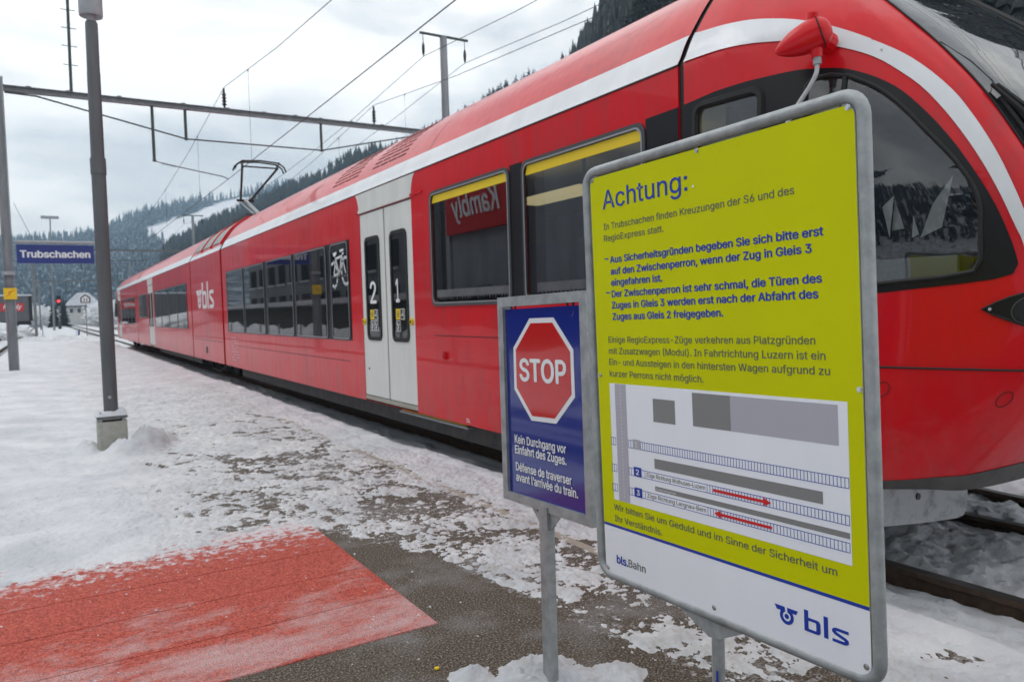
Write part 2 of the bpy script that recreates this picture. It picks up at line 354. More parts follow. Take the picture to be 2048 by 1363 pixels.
def copy_tree(o, loc=None, parent=None, label=None, group=None):
    c = o.copy(); C.objects.link(c); c.parent = parent
    if loc: c.location = loc
    if label: c['label'] = label
    if group: c['group'] = group
    for ch in list(o.children): copy_tree(ch, None, c)
    return c
def rrect(a0, a1, b0, b1, r, n=5):
    pts = []
    for cx, cy, t0 in ((a1-r, b1-r, 0), (a0+r, b1-r, 90), (a0+r, b0+r, 180), (a1-r, b0+r, 270)):
        for i in range(n+1):
            t = math.radians(t0+90*i/n); pts.append((cx+r*math.cos(t), cy+r*math.sin(t)))
    return pts
def circ(cx, cy, r, n=20, ry=None):
    return [(cx+r*math.cos(2*PI*i/n), cy+(ry or r)*math.sin(2*PI*i/n)) for i in range(n)]
def stroke(pts, w):
    """a polyline as a list of quads"""
    out = []
    for (x0, y0), (x1, y1) in zip(pts, pts[1:]):
        d = math.hypot(x1-x0, y1-y0) or 1; nx, ny = -(y1-y0)/d*w/2, (x1-x0)/d*w/2; ex, ey = (x1-x0)/d*w/2, (y1-y0)/d*w/2
        out.append([(x0-nx-ex, y0-ny-ey), (x0+nx-ex, y0+ny-ey), (x1+nx+ex, y1+ny+ey), (x1-nx+ex, y1-ny+ey)])
    return out
def load_font():
    import os
    try:
        p = os.path.join(bpy.utils.system_resource('DATAFILES'), 'fonts', 'Inter.woff2')
        return bpy.data.fonts.load(p) if os.path.exists(p) else None
    except Exception:
        return None
FONT = load_font()
def glyphs(s, spacing=1., shear=0., res=4):
    """outline of the lettering filled by a constrained triangulation: points (n,2) and triangles"""
    from mathutils.geometry import delaunay_2d_cdt
    cu = bpy.data.curves.new('t', 'FONT'); cu.body = s; cu.size = 1; cu.space_character = spacing; cu.shear = shear
    if FONT: cu.font = FONT
    cu.resolution_u = res; cu.fill_mode = 'NONE'
    ob = bpy.data.objects.new('t', cu); C.objects.link(ob)
    bpy.context.view_layer.update()
    me = bpy.data.meshes.new_from_object(ob.evaluated_get(bpy.context.evaluated_depsgraph_get()))
    bpy.data.objects.remove(ob); bpy.data.curves.remove(cu)
    co = [Vector((v.co.x, v.co.y)) for v in me.vertices]; ed = [tuple(e.vertices) for e in me.edges]
    bpy.data.meshes.remove(me)
    E = np.array([(*co[a], *co[b]) for a, b in ed])
    vs, _, fs, *_r = delaunay_2d_cdt(co, ed, [], 1, 1e-6)
    V = np.array([(v.x, v.y) for v in vs]); F = np.array([tuple(f) for f in fs]); cc = V[F].mean(1)
    y0, y1 = E[:, 1], E[:, 3]; x0, x1 = E[:, 0], E[:, 2]; keep = []
    for px, py in cc:                                    # even-odd rule keeps the counters open
        m = (y0 > py) != (y1 > py); xi = x0[m]+(py-y0[m])/(y1[m]-y0[m])*(x1[m]-x0[m]); keep.append(int((xi > px).sum()) % 2 == 1)
    return V, [tuple(int(i) for i in f) for f in F[np.array(keep)]]
_a, _f = glyphs('H'); CAP = float(_a[:, 1].max()-_a[:, 1].min())
def text(name, s, o, U, V, Nn, w, cap, mats, parent, bold=0., spacing=1., label=None, shear=0., depth=.0006, bstep=.00006):
    """lettering as thin geometry: baseline start o, fitted to width w and capital height cap"""
    a, fs = glyphs(s, spacing, shear)
    x0, x1 = a[:, 0].min(), a[:, 0].max(); k = (w/(x1-x0)) if w else cap/CAP
    org = ORG.get(parent) or Vector((0, 0, 0))
    o = Vector(o); U = Vector(U); V = Vector(V); Nn = Vector(Nn)
    me2 = bpy.data.meshes.new(name)
    sh = [(0, 0)] if bold <= 0 else [(-bold, 0), (bold, 0), (0, bold*.7), (0, -bold*.7), (-bold*.7, bold*.5), (bold*.7, -bold*.5)]
    vs, ff = [], []
    for j, (dx, dy) in enumerate(sh):
        b0 = len(vs)
        for x, y in a: vs.append(tuple(o + U*((x-x0+dx)*k) + V*((y+dy)*cap/CAP) + Nn*(depth+j*bstep) - org))
        ff += [tuple(b0+i for i in f) for f in fs]
    me2.from_pydata(vs, [], ff); me2.materials.append(mats); me2.update()
    return new_obj(name, me2, parent, label)

# ------------------------------------------------------------------ noise on arrays
def vnoise(x, y, seed):
    r = np.random.default_rng(seed).random((256, 256))
    xi = np.floor(x).astype(int); yi = np.floor(y).astype(int); fx = x-xi; fy = y-yi
    fx = fx*fx*(3-2*fx); fy = fy*fy*(3-2*fy); a = xi & 255; b = yi & 255; a1 = (a+1) & 255; b1 = (b+1) & 255
    return (r[a, b]*(1-fx)+r[a1, b]*fx)*(1-fy)+(r[a, b1]*(1-fx)+r[a1, b1]*fx)*fy
def fbm(x, y, seed, octs=4, gain=.5):
    s = 0; a = 1; t = 0
    for i in range(octs):
        c, q = math.cos(i*.9+.3), math.sin(i*.9+.3)
        s = s+a*vnoise((x*c-y*q)*2**i+17.3*i, (x*q+y*c)*2**i+5.1*i, seed+i); t += a; a *= gain
    return s/t
def grid_mesh(name, xs, ys, Z, mats, attr=None, keep=None, kind='structure', parent=None):
    ny, nx = Z.shape; X, Y = np.meshgrid(xs, ys) if np.ndim(xs) == 1 else (xs, ys)
    co = np.stack([X, Y, Z], -1).reshape(-1, 3)
    i = np.arange(ny*nx).reshape(ny, nx)
    q = np.stack([i[:-1, :-1], i[:-1, 1:], i[1:, 1:], i[1:, :-1]], -1)
    if keep is not None:
        k = keep[:-1, :-1] | keep[:-1, 1:] | keep[1:, 1:] | keep[1:, :-1]; q = q[k]
    q = q.reshape(-1, 4)
    used = np.unique(q); rem = -np.ones(ny*nx, int); rem[used] = np.arange(len(used)); q = rem[q]; co = co[used]
    me = bpy.data.meshes.new(name); me.vertices.add(len(co)); me.vertices.foreach_set('co', co.astype(np.float32).ravel())
    me.loops.add(q.size); me.loops.foreach_set('vertex_index', q.astype(np.int32).ravel())
    me.polygons.add(len(q)); me.polygons.foreach_set('loop_start', np.arange(0, q.size, 4, dtype=np.int32))
    me.update(calc_edges=True)
    for m in (mats if isinstance(mats, list) else [mats]): me.materials.append(m)
    if attr:
        for an, av in attr.items():
            a = me.attributes.new(an, 'FLOAT', 'POINT'); a.data.foreach_set('value', av.reshape(-1)[used].astype(np.float32))
    me.shade_smooth(); me.validate()
    return new_obj(name, me, parent, None, kind)

# ------------------------------------------------------------------ ground
def ground():
    # one snowy valley floor out to the hills
    az = np.radians(np.linspace(-180, 180, 121)); rr = np.array([0, 6, 12, 20, 32, 50, 80, 120, 180, 260, 380, 600, 900, 1400, 2200, 3600])
    A, R = np.meshgrid(az, rr); X = R*np.sin(A); Y = R*np.cos(A)
    Z = -.42 + (fbm(X/9, Y/9, 3)-.5)*.12
    Z = np.where((X < -3.2) & (R > 30), Z+.9*np.clip((-X-3.2)/6, 0, 1)*fbm(X/7, Y/9, 5)*np.clip(1-(R-120)/200, 0, 1), Z)
    grid_mesh('ground', X, Y, Z, SNOW, {'trodden': np.zeros_like(X)})
ground()
def platform():
    b = MB(); b.box(-1.35, 2.93, -4, 63.5, -.5, -.004); b.build('platform', CONC, kind='structure')
    # kerb stones along the edge, seam at x = 2.45
    b = MB(); b.box(2.46, 2.52, -3.9, 14, -.02, .003); b.build('kerb_strip', SILL, kind='structure')
    # red coated band, in four sprayed strips
    m = MB()
    ys = [2.888, 3.30, 3.742, 4.15, 4.57, 4.86]
    for a, c in zip(ys, ys[1:]):
        x = -1.34
        while x < 1.36:
            x2 = min(x+.3, 1.366); m.box(x, x2, a+.004, c-.003, .0005, .0045); x = x2
    m.box(-1.34, 1.366, 2.889, 4.86, .0002, .0022)
    m.build('red_pavement_marking', MARK, kind='structure')
platform()

def s01(x): x = np.clip(x, 0, 1); return x*x*(3-2*x)
def snow_height(X, Y):
    yb = np.interp(X, [-1.3, 0, .7, 1.35, 1.5, 1.75, 1.85, 2.0], [4.30, 4.40, 4.45, 4.42, 4.12, 3.50, 2.7, 1.5])
    wob = (fbm(X*2.2, Y*2.2, 21, 3)-.5)*.55
    d = Y-yb+wob*.8
    d = np.where(X > 1.8, np.maximum(d, (X-1.85)*1.1+wob*.7+.12), d)
    # how much snow is left (1 = closed cover)
    L = np.where(d < 0, -.35, -.12+s01(d/.38)*.66+.34*(fbm(X*1.5+3, Y*1.1, 25, 3)-.5))
    left = s01((1.15-X)/.9)
    L = L + s01(d/.5)*(.62*left)
    L = L + .16*s01((Y-6.2)/3) + .5*s01((Y-11)/5)
    L = L + (.22+.36*s01((Y-3)/1.5))*s01((X-2.5)/.2) + .10*s01((X-1.9)/.5)*s01((4.5-Y)/1.0)
    L = L + .8*s01((-.1-X)/.7)*s01((Y-5.2)/.8)
    n = .36*fbm(X*3.0, Y*3.0, 31, 4, .6)+.34*fbm(X*11, Y*11, 41, 4, .68)+.30*fbm(X*34, Y*34, 45, 3, .7)
    n = (n-.33)/.36
    T = (L-n)*.034
    T = np.where(T > .012, .012+(T-.012)*.55, T)
    rg = s01((X-.1)/.7)*.6+.4
    T = T + s01(T/.008)*rg*(.038*(fbm(X*8, Y*8, 51, 4, .66)-.5)+.022*(fbm(X*30, Y*30, 55, 3, .7)-.5))
    # deeper untouched snow on the left and along the edge
    deep = s01((.35-X)/.9)*s01((Y-5.3)/2.5)
    T = T + deep*(.045+.03*(fbm(X*1.3, Y*1.3, 61, 4)-.5))
    T = T + s01((Y-9)/8)*.03
    T = T + s01((X-2.35)/.3)*s01((5-Y)/2)*(.030*(fbm(X*4.5, Y*4.5, 57, 4, .6)-.45)+.014*(fbm(X*14, Y*14, 58, 3, .7)-.5))
    # foot prints
    r = np.random.default_rng(5)
    for i in range(230):
        px, py = r.uniform(-.9, 2.5), 4.8+r.random()**1.6*26
        if i % 4 == 0: px = -.1+r.normal()*.12-.012*py
        a = r.normal()*.35; dx, dy = X-px, Y-py; u = dx*math.cos(a)-dy*math.sin(a); v = dx*math.sin(a)+dy*math.cos(a)
        q = np.exp(-((u/.055)**2+(v/.14)**2)**1.5); T = T - (.006+.012*s01((X-.5)/.4))*q*s01(T/.01)
    # heaps: by the lamp foot, at the sign post
    def heap(cx, cy, rx, ry, h, rot=0, sd=71, p=1.4):
        dx, dy = X-cx, Y-cy; c, s = math.cos(rot), math.sin(rot); u = (dx*c-dy*s)/rx; v = (dx*s+dy*c)/ry
        q = np.exp(-(u*u+v*v)**p); return (h+.012)*q*(.35+1.3*fbm(X*(7 if h > .08 else 13), Y*(7 if h > .08 else 13), sd, 5, .68))-.012
    T = np.maximum(T, heap(.84, 8.60, .17, .22, .235, .5, 71, 2.0))
    T = np.maximum(T, heap(.66, 8.38, .24, .16, .13, .2, 75)); T = np.maximum(T, heap(.30, 8.75, .14, .3, .09, .1, 78))
    T = np.maximum(T, heap(1.02, 8.9, .12, .16, .11, .1, 79)); T = np.maximum(T, heap(1.18, 8.2, .12, .12, .05, .1, 82))
    crumb = .026*(fbm(X*24, Y*24, 93, 4, .75)-.5)+.03*(fbm(X*11, Y*11, 94, 3, .7)-.55)
    for hp in (heap(1.46, 2.23, .17, .14, .066, .3, 83, 1.3), heap(1.27, 2.40, .09, .06, .034, .3, 85, 1.1), heap(1.66, 2.10, .13, .10, .045, .5, 86, 1.1)):
        T = np.where(hp > -.009, np.maximum(T, hp+crumb-.004), T)
    T = np.maximum(T, heap(.3, 52, 3, 1.2, .35, 0, 87)); T = np.maximum(T, heap(1.5, 45, 1.2, 1., .16, 0, 88))
    tr = s01((X-.2)/.8)*s01((2.75-X)/.3)*np.clip(1.25-Y/40, .4, 1)*.72
    return T, tr
def asphalt_sheet():
    xs = np.arange(-1.35, 2.95, .04); ys = np.concatenate([np.arange(-4, .5, .2), np.arange(.5, 16, .04), np.arange(16, 63.5, .5)]); X, Y = np.meshgrid(xs, ys)
    T, tr = snow_height(X, Y)
    d = Y-np.interp(X, [-1.3, 1.35, 1.5, 1.75, 1.85, 2.0], [4.30, 4.42, 4.0, 3.3, 2.4, 1.2]); d = np.maximum(d, (X-1.85)*1.1)
    dust = -.12+.20*s01((d+.25)/.6)+.16*(fbm(X*2.2, Y*2.2, 77, 3)-.5)
    grid_mesh('asphalt_surface', xs, ys, np.zeros_like(X), ASPH, {'dust': dust})
asphalt_sheet()
def snow_patch(name, x0, x1, y0, y1, dx, dy):
    xs = np.arange(x0, x1+dx*.5, dx); ys = np.arange(y0, y1+dy*.5, dy); X, Y = np.meshgrid(xs, ys)
    T, tr = snow_height(X, Y)
    e = X+(fbm(X*2+9, Y*1.6, 91, 4)-.5)*.16-2.93-.05*s01((8-Y)/4)+.1*s01((Y-12)/8)
    T = np.where(e > -.12, np.maximum(T, .010+.02*s01((e+.12)/.06)+.03*(fbm(X*9, Y*9, 95, 4, .65)-.5)), T)
    Z = T - np.where(e > 0, .42*s01(e/.28)+.0, 0)
    xw = -1.2-X; Z = Z-np.where(xw > 0, .3*s01(xw/.8), 0)
    return grid_mesh(name, xs, ys, Z, SNOW, {'trodden': tr}, Z > -.006 if x1 < 2.9 else (Z > -.006) | (e > 0))
snow_patch('snow_near', -1.0, 3.3, .9, 6.6, .0092, .0100)
snow_patch('snow_middle', -2.2, 3.3, 6.6, 15, .020, .028)
snow_patch('snow_far', -3.2, 3.32, 15, 64, .07, .14)
# snow beyond the end of the platform
def trackbed():
    def zprof(X, Y):
        z = np.interp(X, [2.7, 3.15, 3.45, 3.80, 3.885, 3.90, 4.04, 4.06, 4.25, 4.62, 5.0, 5.20, 5.22, 5.35, 5.37, 5.6, 6.4, 8, 11, 16],
                         [-.45, -.40, -.28, -.25, -.235, -.235, -.30, -.205, -.18, -.185, -.18, -.20, -.22, -.30, -.225, -.21, -.20, -.22, -.25, -.33])
        near = s01((4.6-Y)/1.6)                       # the ramp of swept snow at the platform end
        z2 = np.interp(X, [2.6, 2.9, 3.1, 3.5, 3.8, 3.88], [-.05, -.03, -.06, -.17, -.218, -.226])
        z = np.where(X < 3.88, z*(1-near)+z2*near, z)
        lump = ((fbm(X*2.4, Y*2.4, 101, 5, .6)-.5)*.12+(fbm(X*6, Y*6, 105, 5, .68)-.5)*.15+(fbm(X*17, Y*17, 107, 3, .7)-.5)*.05)*(1-.75*np.exp(-((X-3.95)/.12)**2))*(1-.75*np.exp(-((X-5.28)/.12)**2))
        return z+lump*np.where((X > 4.1) & (X < 5.15), .75, .85)
    xs = np.concatenate([np.arange(2.75, 6.6, .025), np.arange(6.6, 16, .2)]); ys = np.concatenate([np.arange(-3, 6, .025), np.arange(6, 20, .1), np.arange(20, 66, .4)])
    X, Y = np.meshgrid(xs, ys); grid_mesh('track_bed_snow', xs, ys, zprof(X, Y), SNOW, {'trodden': np.zeros_like(X)})
trackbed()
def rail(x0, y0, x1, y1, z=-.15, label=None, group='rails of the station tracks'):
    prof = [(-.036, 0), (.036, 0), (.036, -.032), (.010, -.045), (.008, -.125), (.07, -.14), (.07, -.152), (-.07, -.152), (-.07, -.14), (-.008, -.125), (-.010, -.045), (-.036, -.032)]
    d = Vector((x1-x0, y1-y0, 0)); n = max(1, int(d.length/20)); side = Vector((d.y, -d.x, 0)).normalized()
    b = MB(); k = len(prof)
    vs = [Vector((x0, y0, z))+d*(i/n)+side*a+Vector((0, 0, h)) for i in range(n+1) for a, h in prof]
    fs = [(i*k+j, i*k+(j+1) % k, (i+1)*k+(j+1) % k, (i+1)*k+j) for i in range(n) for j in range(k)]
    ms = [1 if j == 0 else 0 for i in range(n) for j in range(k)]
    b.v += [tuple(p) for p in vs]; b.f += fs; b.m += ms
    o = b.build('rail', [BROWN, RAILTOP]); tag(o, label, 'rail', group)
rail(3.97, -6, 3.97, 420, label='rusty rail beside the platform, nearest to the signs')
rail(5.28, -6, 5.28, 420, label='farther rail under the red train')
rail(5.72, .6, 8.32, 20, label='turnout rail crossing the snow just beyond the train nose')
rail(7.05, .6, 9.63, 20, label='outer turnout rail beyond the train nose')
rail(8.32, 20, 8.32, 420, label='near rail of the track behind the train', group=None)
rail(9.63, 20, 9.63, 420, label='far rail of the track behind the train', group=None)
rail(-2.15, 6, -2.15, 420, label='rail in the snow left of the overhead line mast')
rail(-3.46, 6, -3.46, 420, label='outer rail on the far left in the snow')

# ------------------------------------------------------------------ hills and forest
HF = [(-60, 5.6), (-30, 5.2), (-2.5, 4.9), (0, 5.0), (2.8, 5.5), (4.3, 6.3), (6.4, 6.9), (9.6, 7.9), (12.3, 8.6), (15, 8.9), (30, 9), (60, 8)]
HM = [(6.6, 1.6), (6.9, 3.4), (7.4, 4.5), (8.6, 4.9), (9.5, 5.6), (10.7, 6.2), (11.6, 6.4), (12.9, 7.3), (15, 8.1), (17.8, 9.0), (20.7, 10.6), (24, 11.0), (26.4, 11.8), (31.3, 14.05), (35.5, 15.3), (37.7, 17.2), (39.6, 19.6), (44, 25), (60, 31), (70, 31), (95, 28)]
HMD = [(6, 760), (12, 640), (17, 560), (21, 470), (26, 400), (31, 360), (35.5, 300), (39, 215), (44, 170), (60, 130), (95, 130)]
def hillstrip(name, a0, a1, na, E, D, depth, m, seed, rough, meadow=None):
    az = np.linspace(a0, a1, na); t = np.concatenate([np.linspace(0, 1, 46), np.linspace(1.06, 1.9, 8)])
    e = np.interp(az, *zip(*E)); d = D(az) if callable(D) else np.full_like(az, D)
    A, Tt = np.meshgrid(az, t); Dd = np.broadcast_to(d, A.shape); Ee = np.broadcast_to(e, A.shape)
    R = Dd*(1-depth*(1-Tt)); H = Dd*np.tan(np.radians(Ee))
    up = np.where(Tt <= 1, H*(Tt**.92), H*(1-.35*(Tt-1)))
    X = R*np.sin(np.radians(A)); Y = R*np.cos(np.radians(A))
    n = (fbm(X/90+40, Y/90+40, seed, 4)-.5)
    Z = up + n*rough*np.clip(Tt*(1.6-Tt*.9), 0, 1) - .8*(Tt <= 0)
    el = np.degrees(np.arctan2(Z-CH, R)); mz = np.zeros_like(A)
    if meadow: mz = meadow(A, el)
    grid_mesh(name, X, Y, Z, m, {'meadow': mz})
    return X, Y, Z, A, el, Tt, mz
def meadow_f(A, el):
    lo = np.interp(A, [5.8, 6.6, 8, 10, 13, 15], [5.75, 5.0, 4.2, 4.6, 5.4, 7.2]); hi = np.interp(A, [5.8, 7, 8.9, 10.5, 12.3, 15], [5.8, 6.35, 7.0, 7.7, 8.25, 8.3])
    w = (fbm(A*3, el*3, 7, 3)-.5)*.35
    return ((A > 5.7) & (A < 15) & (el > lo+w) & (el < hi+w*.4)).astype(float)
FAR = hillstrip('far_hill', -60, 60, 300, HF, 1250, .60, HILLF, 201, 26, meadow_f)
MID = hillstrip('wooded_hill', 6.6, 95, 300, HM, lambda a: np.interp(a, *zip(*HMD)), .62, HILLN, 211, 9)
def sample(hs, n, rng, amin, amax, tmin=.04, tmax=1.0, bias=1.0):
    X, Y, Z, A, el, Tt, mz = hs; az = A[0]; tt = Tt[:, 0]
    a = rng.uniform(amin, amax, n); t = tmin+(tmax-tmin)*rng.random(n)**bias
    ia = np.interp(a, az, np.arange(len(az))); it = np.interp(t, tt, np.arange(len(tt)))
    i0 = np.clip(it.astype(int), 0, len(tt)-2); j0 = np.clip(ia.astype(int), 0, len(az)-2); fi = it-i0; fj = ia-j0
    g = lambda M: (M[i0, j0]*(1-fj)+M[i0, j0+1]*fj)*(1-fi)+(M[i0+1, j0]*(1-fj)+M[i0+1, j0+1]*fj)*fi
    return np.stack([g(X), g(Y), g(Z)], 1), a, t, g(mz)
def cone_tree(seed, tiers, n, H=1., R=.17, jag=.35):
    """unit-height conifer made of stacked ragged skirts; returns verts, tris"""
    r = np.random.default_rng(seed); vs, fs = [], []
    for k in range(tiers):
        f = k/tiers; zt = H*(1-.94*((1-f)**1.0)*.0) if False else H*(.12+.88*(f+1.25/tiers)); zt = min(zt, H)
        zb = H*(.08+.88*f**.95); rad = R*H*(1-f)**.85*r.uniform(.85, 1.15)+.004
        b = len(vs); vs.append((r.normal()*.004, r.normal()*.004, zt))
        for j in range(n):
            t = 2*PI*(j+r.uniform(-.3, .3))/n; q = rad*r.uniform(1-jag, 1+jag*.6)*(1 if j % 2 else .62)
            vs.append((q*math.cos(t), q*math.sin(t), zb-(.03 if j % 2 else -.012)*H*r.uniform(.4, 1.3)))
        for j in range(n): fs.append((b, b+1+j, b+1+(j+1) % n))
    return np.array(vs), np.array(fs)
def forest_mass(name, pts, hs, m, variants, rng, parent=None):
    V, F = [], []; off = 0
    for p, h in zip(pts, hs):
        v, f = variants[rng.integers(len(variants))]; a = rng.uniform(0, 6.28); c, s = math.cos(a), math.sin(a); w = rng.uniform(.8, 1.25)
        q = np.stack([(v[:, 0]*c-v[:, 1]*s)*h*w, (v[:, 0]*s+v[:, 1]*c)*h*w, v[:, 2]*h], 1)+p-np.array([0, 0, h*.06]); V.append(q); F.append(f+off); off += len(v)
    V = np.concatenate(V).astype(np.float32); F = np.concatenate(F).astype(np.int32)
    me = bpy.data.meshes.new(name); me.vertices.add(len(V)); me.vertices.foreach_set('co', V.ravel()); me.loops.add(F.size); me.loops.foreach_set('vertex_index', F.ravel())
    me.polygons.add(len(F)); me.polygons.foreach_set('loop_start', np.arange(0, F.size, 3, dtype=np.int32)); me.update(calc_edges=True); me.materials.append(m)
    return new_obj(name, me, None, None, 'stuff')
lowv = [cone_tree(i, 3, 6) for i in range(6)]; midv = [cone_tree(20+i, 7, 8, R=.19, jag=.45) for i in range(6)]
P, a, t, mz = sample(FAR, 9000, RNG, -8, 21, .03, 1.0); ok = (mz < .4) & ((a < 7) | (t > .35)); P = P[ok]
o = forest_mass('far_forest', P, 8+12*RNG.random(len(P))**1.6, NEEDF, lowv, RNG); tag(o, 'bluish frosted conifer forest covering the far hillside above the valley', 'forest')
P, a, t, mz = sample(MID, 8200, RNG, 6.65, 45, .03, 1.0); keep = RNG.random(len(P)) < np.interp(a, [7, 20, 28, 36, 45], [1, 1, .45, .6, .9])
P, a = P[keep], a[keep]
dist = np.hypot(P[:, 0], P[:, 1]); h = 11+7*RNG.random(len(P))
top = np.degrees(np.arctan2(P[:, 2]+h-CH, dist)); zx = (P[:, 2]+h-CH)/P[:, 0]
vis = (zx > .548) & (a > 13)
o1 = np.where(vis & (a < 34))[0]; o1 = o1[np.argsort(dist[o1])][:70]; o2 = np.where(vis & (a >= 34))[0]; o2 = o2[np.argsort(dist[o2])][:140]; order = np.concatenate([o1, o2])
sel = np.zeros(len(P), bool); sel[order] = True
o = forest_mass('hill_forest', P[~sel], h[~sel], NEEDN, lowv, RNG); tag(o, 'dark snow-dusted conifer forest on the hill behind the train', 'forest')
def blade_tree(seed, H=16., tiers=27, per=13):
    """crown of drooping ragged boughs with needles hanging from them, and a trunk"""
    r = np.random.default_rng(seed); b = MB()
    for k in range(tiers):
        f = k/(tiers-1); z = H*(.10+.87*f); L = H*.21*(1-f)**.8+.18
        for j in range(per if f < .8 else 5):
            t = r.uniform(0, 2*PI); l = L*r.uniform(.6, 1.15); d = Vector((math.cos(t), math.sin(t), 0)); s = Vector((-d.y, d.x, 0)); w = l*.17+.05
            dr = r.uniform(.12, .42)*l
            p0 = Vector((0, 0, z)); p1 = p0+d*l*.5+Vector((0, 0, .04*l-dr*.2)); p2 = p0+d*l-Vector((0, 0, dr))
            b.add([p0, p1+s*w, p2, p1-s*w, p1+s*w*1.5-Vector((0, 0, dr*.8+.1)), p1-s*w*1.5-Vector((0, 0, dr*.8+.1)), p2-Vector((0, 0, .25*l*.5))+s*.1],
                  [(0, 1, 2), (0, 2, 3), (0, 4, 1), (0, 3, 5), (1, 4, 2), (3, 2, 5), (1, 6, 2)])
    return b
def conifer(seed, H):
    b = blade_tree(seed, H); tr = MB(); tr.tube([(0, 0, -1.5), (0, 0, H*.5), (0, 0, H*.97)], [H*.014, H*.009, .02], 7)
    return b, tr
CONM = []
for i in range(4):
    b, tr = conifer(300+i, 15.)
    mc = b.build('crown', NEEDN, fixn=False); mt = tr.build('trunk', TRUNK)
    CONM.append((mc.data, mt.data)); bpy.data.objects.remove(mc); bpy.data.objects.remove(mt)
cnt = 0
def place_tree(p, h, label, group):
    i = RNG.integers(4); root = thing('conifer_tree', label, 'tree', tuple(p), 0, group); root.rotation_euler[2] = RNG.uniform(0, 6.28)
    s = h/15.; root.scale = (s*RNG.uniform(.8, 1.15),)*2+(s,)
    for nm, me in zip(('crown', 'trunk'), CONM[i]):
        o = bpy.data.objects.new(nm, me); C.objects.link(o); o.parent = root
for k in order:
    av = a[k]
    if av < 24: L_, G_ = 'small dark conifer on the hillside seen just above the middle of the train roof', 'hillside conifers above the middle of the train roof'
    elif av < 34: L_, G_ = 'snowy conifer on the ridge behind the T-shaped mast and train roof', 'ridge conifers behind the mast top'
    else: L_, G_ = 'dark conifer standing on the ridge at the top right above the red roof', 'ridge conifers at upper right'
    place_tree(P[k], h[k], L_, G_)
HO = [(-178, 22), (-150, 27), (-125, 27), (-105, 23), (-90, 17), (-78, 12), (-66, 8.5), (-55, 6.5), (-45, 5.0), (-35, 4.6)]
OPP = hillstrip('opposite_hill', -178, -35, 150, HO, 620, .6, HILLN, 231, 12)
P4, a4, t4, _ = sample(OPP, 5200, RNG, -176, -36, .2, 1.0)
o = forest_mass('opposite_forest', P4, 11+7*RNG.random(len(P4)), NEEDN, midv, RNG); tag(o, 'dark conifer wood on the opposite slope, mirrored in the cab window', 'forest')
# steep slope at the far upper right, seen over the train nose
P2, a2, t2, _ = sample(MID, 70, RNG, 56.5, 69, .30, .80)
for p in P2: place_tree(p, RNG.uniform(9, 16), 'dark snow-laden conifer on the steep slope beyond the train nose', 'conifers on the steep slope beyond the train nose')
P3, a3, t3, _ = sample(MID, 500, RNG, 45, 80, .05, 1.0)
o = forest_mass('slope_forest', P3, 9+6*RNG.random(len(P3)), NEEDN, midv, RNG); tag(o, 'snow-dusted conifer wood filling the steep slope behind the train front', 'forest')

